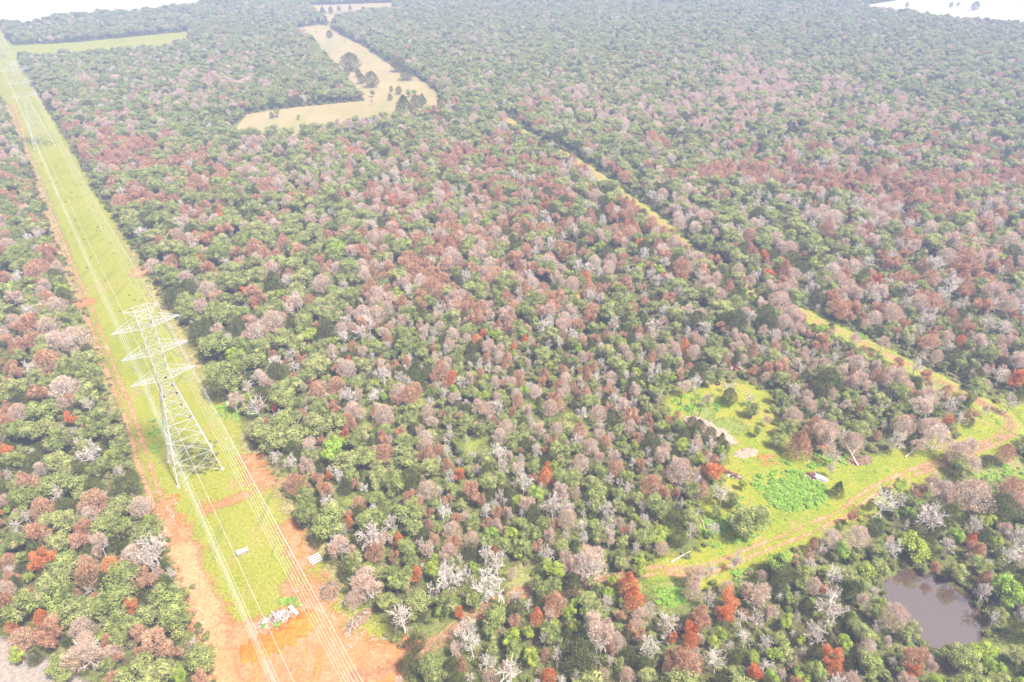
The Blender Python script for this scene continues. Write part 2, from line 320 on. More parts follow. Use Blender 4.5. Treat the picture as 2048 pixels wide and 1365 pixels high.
# ------------------------------------------------------------------ tree shapes (unit: crown 1 wide, tree 1 high)
rng = np.random.default_rng(7); random.seed(7)
def leaf_quads(C, N, su, sv):
    """one small leaf spray per centre C with normal N"""
    n = len(C); r = rng.normal(size=(n, 3)); N = N/(np.linalg.norm(N, axis=1, keepdims=True)+1e-9)
    U = np.cross(N, r); U /= np.linalg.norm(U, axis=1, keepdims=True)+1e-9; W = np.cross(N, U)
    su = (su*rng.uniform(.6, 1.4, n))[:, None]; sv = (sv*rng.uniform(.6, 1.4, n))[:, None]
    P = np.stack([C-U*su-W*sv*.5, C+U*su*.2-W*sv, C+U*su+W*sv*.4, C-U*su*.3+W*sv], 1)
    return P.reshape(-1, 3)
def slivers(C, D, L, wd):
    n = len(C); D = D/(np.linalg.norm(D, axis=1, keepdims=True)+1e-9); r = rng.normal(size=(n, 3))
    U = np.cross(D, r); U /= np.linalg.norm(U, axis=1, keepdims=True)+1e-9
    L = (L*rng.uniform(.5, 1.5, n))[:, None]; wd = (wd*rng.uniform(.6, 1.5, n))[:, None]
    P = np.stack([C-U*wd*.5, C+U*wd*.5, C+D*L+U*wd*.35, C+D*L-U*wd*.35], 1)
    return P.reshape(-1, 3)
def qmesh(name, P, mat):
    me = mesh_np(name, P, np.arange(len(P)).reshape(-1, 4)); me.materials.append(mat); return me
def sph(n, up=0.0):
    v = rng.normal(size=(n, 3)); v[:, 2] += up; return v/np.linalg.norm(v, axis=1, keepdims=True)
def oak_crown(name, mat, lobes=15, per=105, leaf=.026, flat=.36, cz=.58, spread=.36):
    out = []; cs = []; nb_ = rng.integers(2, 5); a0 = rng.uniform(0, 6.28)
    sub = [np.array([math.cos(a0+6.28*q/nb_)*.17, math.sin(a0+6.28*q/nb_)*.17, rng.uniform(-.16, .08)])*rng.uniform(.6, 1.15) for q in range(nb_)]
    for i in range(lobes*6):
        d = sph(1, .25)[0]; rr = rng.uniform(.35, 1.0)**.6; q = sub[i % nb_]
        c = np.array([q[0]+d[0]*spread*.66*rr, q[1]+d[1]*spread*.66*rr, cz+q[2]+d[2]*(flat-.10)*rr])
        if c[2] > .88: c[2] = .88-rng.uniform(0, .08)
        if all(np.linalg.norm((c-q)/(1, 1, .8)) > .13 for q, _ in cs): cs.append((c, rng.uniform(.10, .19)))
        if len(cs) >= lobes: break
    for c, r in cs:
        n = int(per*(r/.15)**2); d = sph(n, .55)
        rad = r*rng.uniform(.72, 1.12, n)[:, None]
        C = c+d*rad*(1.0, 1.0, .72)
        out.append(leaf_quads(C, d*.9+np.array([0, 0, .55])+rng.normal(size=(n, 3))*.38, leaf, leaf*.8))
    n = 160; d = sph(n, .2); C = np.array([0, 0, cz])+d*rng.uniform(.2, 1, n)[:, None]**.5*(spread*.9, spread*.9, flat*.7)
    out.append(leaf_quads(C, rng.normal(size=(n, 3)), leaf*1.3, leaf))
    return qmesh(name, np.vstack(out), mat)
def dome_pts(n, shape):
    """points through a crown volume denser near the skin; shape: 'dome','cone','egg'"""
    z = rng.uniform(0, 1, n); a = rng.uniform(0, 2*math.pi, n)
    if shape == 'cone': R = .5*(1-z)**.75+.02
    elif shape == 'egg': R = .5*np.sin(np.pi*np.clip(z, 0, 1)**.7)**.6+.02
    else: R = .5*np.sqrt(np.clip(1-(z*1.02-.1)**2, 0, 1))*np.clip(.55+z*2.2, 0, 1)
    lump = 1+.16*np.sin(a*3+z*5+rng.uniform(0, 6))+.12*np.sin(a*5-z*9+rng.uniform(0, 6))
    r = R*lump*rng.uniform(0, 1, n)**.28
    return np.stack([np.cos(a)*r, np.sin(a)*r, z], -1), np.stack([np.cos(a), np.sin(a), np.full(n, .7)], -1)
def ragged_crown(name, mat, n=2400, z0=.22, L=.07, wd=.012, spread=.5, leafn=900, lobes=11, reach=.37):
    """dead crown: dry sprays fanning out of several limbs, with notches between them"""
    nb_ = rng.integers(3, 6); a0 = rng.uniform(0, 6.28); cs = []
    for q in range(lobes):
        a = a0+6.28*(q % nb_)/nb_+rng.normal()*.35; rr = reach*rng.uniform(.15, 1)**.6; zz = rng.uniform(z0+.16, .86)
        if zz > .7: rr *= .6
        cs.append((np.array([math.cos(a)*rr, math.sin(a)*rr, zz]), rng.uniform(.11, .19)))
    P = []; tot = sum(r*r for _, r in cs)
    for c, r in cs:
        m_ = int(n*r*r/tot); d = sph(m_, .4); C = c+d*r*rng.uniform(.3, 1, m_)[:, None]**.5*(1, 1, .8)
        D = C-np.array([0, 0, z0]); D /= np.linalg.norm(D, axis=1, keepdims=True)
        P.append(slivers(C, D+d*.6+rng.normal(size=(m_, 3))*spread, L, wd))
        m_ = int(leafn*r*r/tot); d = sph(m_, .5); P.append(leaf_quads(c+d*r*rng.uniform(.5, 1, m_)[:, None]*(1, 1, .8), d+np.array([0, 0, .5])+rng.normal(size=(m_, 3))*.5, .018, .015))
    return qmesh(name, np.vstack(P), mat)
def brush_crown(name, mat, n=1700, shape='dome', z0=.28, L=.055, wd=.012, spread=.45, leafn=500, up=.5):
    C, D = dome_pts(n, shape); ctr = C-np.array([0, 0, .25]); D = ctr/np.linalg.norm(ctr, axis=1, keepdims=True); D[:, 2] += up
    C[:, 2] = z0+C[:, 2]*(1-z0-.03)
    P = [slivers(C, D+rng.normal(size=(n, 3))*spread, L, wd)]
    if leafn:
        C, D = dome_pts(leafn, shape); C[:, 2] = z0+C[:, 2]*(1-z0-.03)
        P.append(leaf_quads(C, D+rng.normal(size=(leafn, 3))*.7, .02, .016))
    return qmesh(name, np.vstack(P), mat)
def branches(levels=4, trunk_h=.34, lean=.05, spreadz=.7, first=6, kids=(4, 4, 3), r0=.022, upright=False, minr=.0042, wander=.35):
    """returns (trunk segs, branch segs) as (a, b, ra, rb)"""
    T = []; B = []
    top = Vector((random.uniform(-lean, lean), random.uniform(-lean, lean), trunk_h)); mid = top*.5+Vector((random.uniform(-.015, .015), random.uniform(-.015, .015), 0))
    T += [(Vector((0, 0, -.02)), mid, r0*1.15, r0*.95), (mid, top, r0*.95, r0*.8)]
    def grow(p, d, L, r, lv):
        segs = 2 if lv > 0 else 1; q = p
        for s in range(segs):
            d = (d+Vector([random.gauss(0, wander*.5) for _ in range(3)])).normalized()
            e = q+d*(L/segs); r1 = r*.82; B.append((q.copy(), e.copy(), max(r, minr), max(r1, minr))); 
            if lv > 0:
                for k in range(kids[lv-1] if s else max(1, kids[lv-1]-2)):
                    dd = (d+Vector([random.gauss(0, .65) for _ in range(3)])+Vector((0, 0, .18))).normalized()
                    grow(q.lerp(e, random.uniform(.3, 1)), dd, L*random.uniform(.5, .72), r1*.6, lv-1)
            q = e; r = r1
    if upright:
        q = top; n = 7
        for i in range(n):
            e = q+Vector((random.gauss(0, .01), random.gauss(0, .01), (.97-trunk_h)/n)); rr = r0*(1-i/n)*.8+minr
            B.append((q.copy(), e.copy(), rr, rr*.85))
            for k in range(4):
                a = random.uniform(0, 2*math.pi); L = .34*(1-.55*i/n)*random.uniform(.7, 1.2)
                grow(q.lerp(e, random.random()), Vector((math.cos(a), math.sin(a), .75)).normalized(), L, rr*.45, 1)
            q = e
    else:
        for k in range(first):
            a = 2*math.pi*(k+random.uniform(-.3, .3))/first; e = random.uniform(.35, 1.25) if k else 1.6
            d = Vector((math.cos(a)*math.cos(e), math.sin(a)*math.cos(e), math.sin(e)*spreadz+.15)).normalized()
            grow(top.lerp(mid, random.uniform(0, .35)), d, random.uniform(.22, .33), r0*.62, levels-1)
    return T, B
def segs_mesh(name, segs, mat, n=3):
    mb = MB()
    for a, b, r1, r2 in segs: mb.bar(a, b, r1, r2, n, random.uniform(0, 2))
    me = mb.mesh(name); me.materials.append(mat); return me
def fit(segs, wd=1.0):
    m_ = max(max(abs(b.x), abs(b.y)) for _, b, _, _ in segs); t_ = max(b.z for _, b, _, _ in segs)
    kx = .5*wd/m_; 
    return [(Vector((a.x*kx, a.y*kx, a.z/t_)), Vector((b.x*kx, b.y*kx, b.z/t_)), r1, r2) for a, b, r1, r2 in segs]

M = {}
M['G'] = foliage("oak leaves sage green", [(.235, .28, .08), (.31, .35, .11), (.37, .385, .15)], 5, .6, (.40, .35, .18))
M['D'] = foliage("cedar leaves dark olive", [(.11, .145, .035), (.18, .20, .05), (.16, .175, .06)], 6, .5, (.25, .21, .09))
M['Y'] = foliage("yellow green leaves", [(.33, .43, .06), (.40, .45, .08), (.28, .42, .07)], 5, .45)
M['R'] = foliage("browned leaves russet", [(.60, .35, .21), (.54, .31, .19), (.66, .44, .30)], 8, .5, (.64, .50, .36))
M['O'] = foliage("browned leaves orange", [(.76, .30, .11), (.70, .26, .09), (.78, .38, .17)], 8, .5, (.60, .29, .15))
M['P'] = foliage("faded leaves dusty pink", [(.70, .54, .43), (.66, .49, .39), (.76, .62, .52)], 8, .45, (.64, .44, .32))
M['W'] = foliage("weathered bare wood", [(.78, .71, .65), (.72, .64, .58), (.79, .75, .70)], 3, .2)
M['T'] = foliage("tree bark grey brown", [(0.156, 0.117, 0.091), (0.208, 0.169, 0.143), (0.130, 0.098, 0.078)], 8, .3)
PROTO = {k: [] for k in 'GDYROPW'}
def live_trunk(nm, h=.5, r=.028, limbs=5, mat=None):
    T, B = branches(levels=2, trunk_h=h*.6, first=limbs, kids=(2, 2, 2), r0=r, minr=.006)
    return segs_mesh(nm, T+B, mat or M['T'], 5)
for i in range(7):
    PROTO['G'].append((oak_crown("crown", M['G'], lobes=15+i, per=150, leaf=.021, spread=.39), live_trunk("trunk"), None))
for i in range(4):
    PROTO['Y'].append((oak_crown("crown", M['Y'], lobes=12+i, per=130, leaf=.024, spread=.38), live_trunk("trunk"), None))
for i in range(5):
    PROTO['D'].append((brush_crown("crown", M['D'], 1900, ['egg', 'cone', 'dome', 'egg', 'dome'][i], .12, .05, .018, .6, 1100), live_trunk("trunk", .4, .03, 4), None))
for i in range(5):
    sh = ['dome', 'egg', 'dome', 'cone', 'egg'][i]
    for k in 'RO':
        PROTO[k].append((ragged_crown("crown", M[k]) if i % 2 == 0 else brush_crown("crown", M[k], 2600, sh, .20, .06, .012, .6, 1000), live_trunk("trunk", .5, .024, 5), None))
for i in range(5):
    sh = ['dome', 'dome', 'egg', 'egg', 'dome'][i]
    T, B = branches(levels=4, first=6, kids=(2, 3, 3), r0=.022, minr=.0045); s_ = fit(T+B, .92)
    PROTO['P'].append((ragged_crown("crown", M['P'], 2400, .26, .075, .008, .6, 200) if i in (0, 1, 4) else brush_crown("crown", M['P'], 2800, sh, .26, .055, .009, .6, 300), segs_mesh("trunk", s_[:len(T)], M['W'], 5), segs_mesh("branches", s_[len(T):], M['W'])))
for i in range(7):
    up = i in (2, 5)
    T, B = branches(levels=4, first=8+i % 3, kids=(3, 3, 3), r0=.026, minr=.0055, upright=up, wander=.42); s_ = fit(T+B)
    PROTO['W'].append((segs_mesh("branches", s_[len(T):], M['W']), segs_mesh("trunk", s_[:len(T)], M['W'], 6), None))

# ------------------------------------------------------------------ where each tree stands: kind x y width, read off the photograph tile by tile
SC = 5.572
TILES = [
(0, 1120, SC, "P20,200,200 D110,140,120 Y260,60,120 G560,90,300 R920,60,240 D900,135,200 G1250,150,400 R1530,110,300 P1700,70,120 G1780,330,360 G1880,520,330 G1640,480,250 G160,380,320 R265,260,110 G560,290,380 G800,430,320 G1010,400,260 G1300,280,300 O400,530,150 O60,620,110 R170,760,220 R480,700,330 R560,560,200 P850,660,220 G1230,530,280 G1390,590,230 G1230,750,190 O1400,430,180 R1450,740,180 R1650,870,350 D680,800,110 P870,930,400 R1130,800,170 G570,1030,260 G600,1160,200 D310,970,150 Y100,930,200 G1420,1180,380 G1650,1150,330 G1540,980,200 Y1900,1180,200 R330,370,90 R1900,960,150 D1500,290,130"),
(0, 905, 2.926, "G1140,1155,150 R1120,1290,110 G700,1290,120"),
(560, 1120, SC, "P870,230,400 D720,60,200 Y930,20,120 G1280,170,330 O1470,130,160 G1120,400,240 G1480,430,310 G1800,420,280 D1500,560,160 W1810,200,330 Y1640,100,170 W1310,620,330 D1440,900,190 D1390,1130,230 W1450,820,280 G1600,1150,320 D1840,1150,140 R1950,1130,120 O1930,570,120 Y1700,530,100 W1260,1330,130 D1900,1330,180 P760,400,160"),
(880, 1120, SC, "W240,130,230 W460,230,420 G80,380,240 W600,60,280 P750,150,100 W780,430,210 Y1220,110,240 P1400,90,180 P1620,70,310 G1010,260,180 G1180,300,270 D1420,260,250 G1650,260,160 R1220,490,230 O1020,610,170 W1800,480,180 G1600,440,240 G1620,560,240 Y1380,570,170 Y1820,370,130 Y1870,240,120 G540,600,310 G330,420,230 D780,540,190 W270,780,330 W290,940,260 G480,780,190 Y740,850,260 Y920,790,140 G1150,800,280 D1330,820,190 Y940,1060,210 G740,1010,200 P1700,830,420 R1830,990,140 P1900,930,180 D1490,1090,360 W1100,900,140 W1230,1080,190 W430,1130,210 R190,1140,170 D50,1180,130 W700,1270,420 O1140,1310,160 W1430,1300,150 W1820,1150,110 P1730,1310,140"),
(1200, 1120, SC, "G180,50,160 Y400,90,210 O270,260,220 O320,420,240 Y100,230,110 G180,490,100 P1010,210,240 P980,370,170 W1200,150,150 W1470,50,160 W1160,480,170 O1370,480,230 O1330,640,230 R1050,700,280 P1690,440,330 P1830,650,170 W500,570,170 W700,740,260 W480,990,260 O940,790,190 O950,930,160 O740,900,110 W780,940,170 Y1200,950,180 R740,1090,210 R900,1080,120 W1000,1080,110 R900,1200,300 R700,1230,140 R970,1280,170 P1040,1170,110 W1490,700,210 W1700,720,190 W1560,920,190 W1770,960,190 W1240,1150,280 D1440,1130,160 Y1870,1110,160 Y1650,1130,170 W1750,1240,150 O1650,1320,210 P230,1320,170 G450,1310,220 G1960,960,190 W1380,1020,120 W1960,480,100 W860,1330,110"),
(1500, 1120, SC, "Y300,60,330 D300,200,270 G560,200,240 R600,20,150 P660,350,170 O760,400,110 W900,250,230 W640,130,170 G1060,250,190 G1200,340,170 D1080,410,220 Y1250,180,230 G1400,150,190 W1320,440,170 W340,490,150 W480,470,90 W870,620,400 W640,850,280 D560,560,190 Y340,740,160 W450,700,110 G270,960,230 Y500,960,110 W420,890,90 Y990,970,190 G1220,880,260 G1100,800,190 D780,950,190 O850,1130,230 O880,1280,150 G1330,640,190 Y1420,540,110 P1570,720,260 G1730,860,250 P1460,990,110 P1240,1050,170 R1780,1170,300 O1750,1330,140 P1930,1280,190 G1260,1210,330 D1060,1200,140 G690,1290,250 G320,1090,190 W520,1080,100 W290,1330,100 W1520,1220,100 D650,1120,170 Y450,1270,90 D1010,1290,130"),
(1348, 905, 2.926, "Y1380,570,190 D1450,600,120 W1220,340,170 W1300,320,90 W1470,430,170 P1550,270,130 P1740,300,190 W1740,470,110 G1650,120,95 D1610,210,75 P1660,50,130 R1930,60,90 D1820,110,60 D1900,380,160 R1970,280,140 P1990,340,110 W1990,540,140 W1960,660,140 Y1930,830,190 G1770,700,120 G1640,740,110 R1500,720,60 W1780,880,100 W1840,1030,80 G1880,1000,90 D1980,1110,110 W2010,1020,90 G1660,1250,180 Y1780,1220,140 Y1830,1300,110 G1990,1240,110 W1590,600,110 G1180,620,110 W1250,600,110 D1560,440,100 P1060,530,120 Y960,610,100 D1160,480,95 R1030,420,70"),
(0, 880, SC, "G130,70,170 D380,110,190 G620,130,260 W950,50,300 Y1200,70,170 D830,220,170 G1050,200,190 W1310,280,170 D1430,300,110 W70,270,150 D270,270,140 R250,370,280 G600,340,300 G780,370,260 D1360,460,300 D1000,420,190 G200,480,260 G330,500,200 W620,510,240 G420,520,140 R430,650,220 D690,640,210 G850,530,140 R1000,580,250 P960,720,160 P1530,650,210 G1300,600,230 G1140,780,260 G1300,870,290 G1560,760,280 G520,780,270 G700,780,260 W250,710,120 G130,740,120 W120,860,170 R370,940,290 G100,990,210 G600,1010,220 D340,1110,240 R860,900,220 R830,1000,240 P1060,1060,250 R1000,1160,360 O420,1230,270 R50,1230,160 G660,1270,300 R890,1290,190 O1180,1300,180 P1430,1200,240 W1640,1110,360 W1620,1270,250 G1600,940,300 D1300,1130,140 D1250,980,230 W1290,860,90 G180,1180,130 R1450,560,90 R1480,1320,140 D1780,1320,100"),
(560, 880, SC, "D130,50,190 P290,30,170 G310,120,160 Y550,70,290 G720,160,260 G880,120,260 R1130,110,200 G1370,130,310 R1630,120,140 P1590,40,150 W1840,100,150 G1980,80,120 W80,190,170 P280,230,180 D430,270,110 W610,350,150 R130,430,220 R380,370,180 O510,360,90 G750,340,170 D700,470,140 G450,530,400 G1060,370,280 G1250,400,300 G1050,250,180 D1430,420,230 G1650,260,260 R1840,250,140 O1970,370,130 W1850,380,140 R810,460,110 G230,730,260 G480,820,320 G390,960,190 D360,1080,120 W480,670,190 P1610,530,190 G1020,590,220 G1130,720,190 G1390,740,320 G960,830,320 O720,850,100 W1210,890,190 G1440,930,240 W970,1030,330 P1100,1090,190 R1000,1200,190 W550,1010,140 W680,950,110 P620,1160,320 R1620,790,100 R1620,930,90 W1770,780,190 R1850,650,130 P1880,990,190 R1920,860,120 R1880,1130,200 G1980,700,140 D1560,1040,160 O1280,1080,130 G1360,1160,220 R1210,1260,120 P1600,1190,170 P1820,1240,190 D780,1220,140 G740,1300,190 Y1670,1310,160 G1400,1290,190 W1960,1320,110"),
(880, 880, SC, "G170,60,140 W620,150,240 G480,190,190 P750,190,100 W870,200,120 G780,60,130 D920,50,140 W1070,130,140 G1300,110,270 G1500,90,160 P1650,90,170 R1820,40,120 D1770,140,110 P1540,280,190 P1920,230,180 R1930,330,150 O230,370,200 P380,330,120 W680,300,160 P840,320,150 G500,430,250 G640,420,180 W900,470,210 G1010,280,170 O1140,390,170 G1400,410,300 Y1240,270,110 G1740,330,220 G1660,470,210 O1240,490,60 P1320,580,200 P1480,600,110 R300,570,240 G250,700,220 D500,580,140 R420,660,120 R590,810,140 W640,610,120 P940,700,190 Y1040,600,180 D740,740,120 W1220,740,220 W1380,760,200 G1720,600,300 W1640,750,130 W1830,790,220 G1530,740,140 R130,870,140 G310,910,190 P590,930,110 R480,920,120 Y520,1010,170 G860,920,190 D1000,810,140 P1380,890,190 W1550,950,150 G1130,920,190 G960,1020,230 Y740,1020,190 G500,1130,220 G660,1140,200 P1180,1080,170 W1350,1070,110 W1560,1090,140 G1700,1040,220 P310,1100,160 D300,1230,140 G880,1170,210 Y820,1250,140 W450,1270,210 O570,1230,80 W650,1270,160 W1110,1270,210 P1350,1310,170 P1650,1290,280 D1750,890,140 W1780,600,70 D1430,1200,120"),
(1200, 880, SC, "G240,100,190 Y370,90,100 D560,60,190 P660,200,190 R420,310,130 G400,190,150 Y900,70,190 P1060,40,100 W1230,90,130 D1370,120,110 W1340,230,80 P870,370,260 O1230,380,240 O1110,380,70 R540,520,210 G270,410,180 W290,540,140 Y730,555,100 R820,630,100 G380,660,150 G600,740,260 G170,740,150 W60,790,170 W880,740,90 W1330,640,220 G1460,690,180 G1620,900,420 G960,890,230 D820,900,230 W980,1030,120 P310,1000,100 R230,1040,120 G430,1100,240 Y620,1050,240 G200,1150,160 D830,1130,160 G150,1290,170 Y400,1340,140 W1490,1310,110 Y350,890,120 G50,560,150"),
(1400, 880, SC, "G860,50,170 R1100,90,270 P1400,70,280 P1700,100,190 R1960,30,80 W1490,250,170 W1440,400,110 D1870,800,90 Y1720,930,150 P1780,1150,240 R1220,1220,130 W1310,1290,120 Y1570,1290,190 G1950,1250,140"),
(1688, 880, SC, "R390,50,110 W560,80,230 P820,140,170 D720,90,95 P1030,60,260 P1370,180,220 G1270,300,160 P1420,370,150 R1790,230,140 D1580,340,105 G1960,180,110 D1160,540,170 P1000,630,210 P1480,650,300 W1400,800,190 W960,870,220 R1860,680,220 D1760,870,240 P1140,760,190 D1150,900,140 Y1550,1000,170 Y700,870,120 D730,1180,240 G360,1230,210 P130,1150,230 Y300,1060,170 D960,1120,120 W1880,780,120 W1920,1150,190 P1750,1120,190 Y1230,1140,190 W1060,1270,190 W650,1040,95 G1950,980,120 W1040,940,190 D1350,960,110"),
(0, 640, SC, "R80,110,160 R270,140,190 R190,230,140 G150,280,220 P600,110,220 P830,100,300 G470,140,190 R510,330,240 R100,400,140 O440,260,80 G860,210,300 G950,330,240 W350,400,170 R170,460,170 G250,530,280 G750,430,280 G500,560,210 G960,490,260 Y770,530,150 R730,540,110 R860,570,120 G1050,590,140 P700,640,280 W700,670,140 R430,680,210 G130,620,240 D180,740,190 G930,700,240 W870,770,120 W970,850,170 R760,780,110 G430,760,260 R200,870,120 R40,910,130 G430,900,300 G620,870,300 G250,980,320 G120,1100,260 G390,1090,280 O760,1000,150 G880,1010,120 G1070,970,260 G1270,950,140 G1120,1080,210 G620,1200,280 G250,1230,320 W950,1280,330 G1250,1150,230 G950,1130,190 G1300,1300,230 D450,1340,140 D1180,1240,140"),
(380, 640, SC, "D100,60,230 G250,180,300 W430,130,120 D350,250,190 G560,180,170 Y500,290,230 P740,70,210 W800,110,140 G1050,120,240 G1190,200,190 Y1340,110,180 D1520,60,210 Y1590,190,110 W1700,130,140 W1710,290,90 W1900,110,190 G1460,210,140 P1580,300,110 G780,220,210 G330,480,300 G250,600,250 G420,620,240 D300,720,190 G520,400,200 G700,370,210 W930,430,190 W590,500,90 G650,590,240 P800,570,190 D960,540,220 W1130,330,160 R1240,390,140 R1060,410,70 W1140,470,120 G1400,430,280 G1270,540,200 O1760,420,80 P1680,460,140 P1750,500,170 R1640,520,120 G1880,430,190 G1500,610,110 G1060,670,300 P1240,690,110 R1340,660,110 R1400,730,200 R1620,680,170 G1870,650,210 W620,680,160 P480,840,190 W730,880,240 P850,640,150 D780,780,190 G1000,800,240 R1080,850,90 O920,920,80 G1350,840,300 G1170,850,140 W1770,800,240 G1590,810,120 P1860,790,110 R1590,880,90 P1800,980,260 R1590,940,140 G850,1030,280 G1040,1050,280 R1220,1010,150 G1380,1080,260 G1560,1080,260 G1240,1170,190 R1750,1100,190 G1080,1230,280 G850,1230,280 G720,1150,220 D1150,1290,230 O1710,1240,100 P1310,1310,150 R1440,1290,110 Y1590,1320,240 G1830,1260,210"),
(700, 640, SC, "W190,90,190 R300,40,110 P390,110,140 R420,190,100 G610,110,200 G260,240,220 P780,30,90 P820,130,150 P1010,70,140 W930,120,90 G600,240,240 G780,260,170 W910,210,100 P1150,150,150 G1310,90,200 G1520,70,140 R1660,60,120 P1300,190,100 O1480,140,90 O1410,220,120 P1530,290,160 Y1640,140,140 G1890,90,240 G1720,240,170 R1810,280,80 O1950,220,100 G1940,280,120 P1100,260,110 G1230,310,120 D1350,300,150 W1060,310,90 R920,290,100 G110,430,190 W240,390,100 P140,310,120 W670,400,110 P940,400,90 G1140,390,90 G800,330,140 R500,470,120 R620,430,110 P360,480,160 W370,580,180 P270,590,100 W550,600,140 D710,600,170 R1000,520,190 P1060,530,120 R910,610,100 G1180,510,150 W1330,500,80 G1420,380,90 W1430,500,90 W1540,510,110 P1660,410,120 Y1820,370,100 P1880,370,60 G1900,480,110 P1980,490,90 G1700,590,90 W1910,580,100 R1870,620,120 O1130,620,110 G1210,640,100 P1330,650,120 Y1490,620,90 Y1600,630,90 O1110,680,70 W970,700,110 W1040,790,100 G110,650,200 R90,770,120 W240,810,150 G430,710,140 W640,670,120 R720,720,150 P540,770,170 R650,800,190 R480,850,120 G1500,740,140 P1610,690,100 G1340,780,190 Y1150,760,120 P1160,860,150 D1190,950,120 W860,890,120 G990,890,120 G900,770,120 Y1480,840,120 G1670,810,140 P1850,830,110 R1860,900,120 W1980,740,90 G680,950,190 G640,1080,180 P370,1020,200 R250,1020,90 P70,980,210 W720,1130,190 P850,1010,140 P900,1110,140 G1120,1000,120 G1060,1090,120 P1440,960,190 P1540,990,150 W1640,950,160 G1270,1100,190 G1700,1080,130 R1800,1010,100 P1970,1030,150 G1410,1190,150 G1570,1180,140 G1230,1210,150 W1080,1270,140 G560,1180,110 G380,1190,200 R340,1260,140 R360,1330,140 G120,1270,230 G600,1310,260 P740,1240,100 Y890,1230,140 P1720,1210,190 P1650,1290,150 G1900,1200,110 G1850,1300,240 W1280,1300,50 G1160,1330,130"),
(1020, 640, SC, "G130,90,210 W360,70,180 G490,150,200 R760,70,170 G930,80,140 W1180,70,190 D1320,150,140 W1610,80,180 R1730,85,55 G1850,100,170 W1980,60,100 R165,220,90 R20,280,60 G150,270,120 W540,260,120 W700,190,160 G700,240,140 R960,230,120 R1075,160,90 G1180,230,150 D1350,240,110 G1540,250,180 W1610,220,110 O1950,310,130 G370,370,230 P110,360,60 W210,370,70 G110,470,110 P210,490,80 D550,440,80 Y760,330,110 G680,450,150 P800,420,100 G910,360,100 G1090,350,190 P1270,360,130 G1400,330,140 G1200,500,250 W1460,420,100 W1450,500,90 G1600,330,140 G1760,330,100 G1750,460,140 W1880,440,100 W1600,570,190 R935,530,80 Y430,500,100 P150,590,100 R80,620,70 R100,690,90 G310,550,90 G250,630,80 G490,560,120 G470,660,130 R350,690,120 R600,580,90 P590,680,100 W690,580,80 R770,570,80 R860,600,110 W970,600,60 P1120,660,130 P1100,730,100 W1280,650,100 W1370,640,80 Y1400,590,120 G1700,660,210 D1360,750,140 P1900,550,100 R1880,640,120 P1940,770,160 W200,760,80 P270,800,130 P60,820,120 R90,890,80 G390,800,80 P600,750,100 R700,740,90 W640,810,70 W810,760,100 G910,740,90 R500,900,170 P440,980,150 D300,930,120 G1620,820,180 P1640,870,90 G880,900,230 R730,800,50 P200,1020,200 P40,1020,100 W210,1120,100 W780,1050,160 P970,1060,170 R1090,990,100 P1230,970,160 W1370,930,100 R1260,890,80 W1480,1000,50 G1530,1000,100 R1340,1090,230 P1310,1200,170 R1530,1110,100 R1540,1180,100 D1120,1120,120 W980,1210,140 P300,1230,170 P500,1230,140 R760,1230,180 W750,1290,80 P970,1310,150 P1100,1320,90 G110,1210,110 G410,1130,110 G620,1240,100 G100,1320,190 G1170,1240,140 W1450,1270,100 G1650,1200,160 R1750,1150,110 D1920,1320,130 G1240,1340,90 G570,1330,140 R1340,1320,70 R1550,1270,80"),
(1340, 640, SC, "G80,90,170 W200,70,90 W400,130,170 D740,70,240 D1100,70,210 D600,60,150 P1280,80,170 P1420,60,190 P1440,160,160 Y1700,150,170 D1790,170,90 O170,290,140 P270,240,120 P270,400,140 R220,370,100 G520,270,190 G500,400,300 W640,210,70 P740,220,140 P870,130,60 P1040,180,110 P860,290,90 P900,340,160 W1000,370,100 W1190,230,140 W1300,220,110 G1440,280,120 R1690,330,230 P1480,420,140 G1140,460,190 G960,500,140 W1310,430,80 W1590,440,90 P1600,560,120 W1810,500,140 R1230,560,200 R630,510,100 R890,640,110 G380,530,100 G540,630,120 G420,680,150 P120,560,120 R100,650,120 W140,760,160 W300,740,160 P410,930,110 G1260,690,200 G1410,780,140 W1390,860,170 D1740,750,280 D1640,850,180 G1220,890,160 P1540,1010,170 W680,830,170 D650,900,160 G910,1030,170 W1640,1150,120 P1350,1120,170 G1300,1230,240 G1830,1090,160 P1950,1020,110 P1740,1290,280 R1510,1300,150 G960,1270,100 Y1560,1200,90 P1960,780,90 W110,420,80"),
(1688, 640, SC, "R80,40,120 R220,50,120 R690,130,120 R580,220,100 G740,210,180 W830,190,130 W950,70,220 R1210,50,120 G850,70,110 R1060,200,90 G1190,150,100 W1400,90,120 R1390,180,170 W1630,150,180 W1780,180,180 W1600,90,120 R1860,50,120 P1150,280,140 R970,330,160 G1060,420,100 O1310,330,100 P1510,330,170 P1890,360,120 G1620,470,240 G1440,490,120 W1180,420,140 D1230,500,160 P1960,560,240 P130,280,110 P430,340,150 P140,560,190 R60,460,90 R590,590,190 G360,550,110 P590,720,280 P150,760,240 R350,700,120 W800,590,160 R920,700,140 R930,790,100 D800,800,120 G610,860,260 W640,830,180 G420,970,200 G570,1050,150 R1130,900,120 P920,940,220 P880,1040,260 W1180,1040,190 G1480,870,240 R1390,1150,140 D1360,1030,90 W1280,1200,150 O1150,1220,120 P1030,1300,200 P650,1260,210 G240,1150,190 G170,1270,230 W430,1260,100 R390,1340,90 P880,1270,140 O1940,760,190 W1720,720,190 D1960,960,120 W1850,1020,190 G1480,780,150 D110,620,100 D1400,1250,60"),
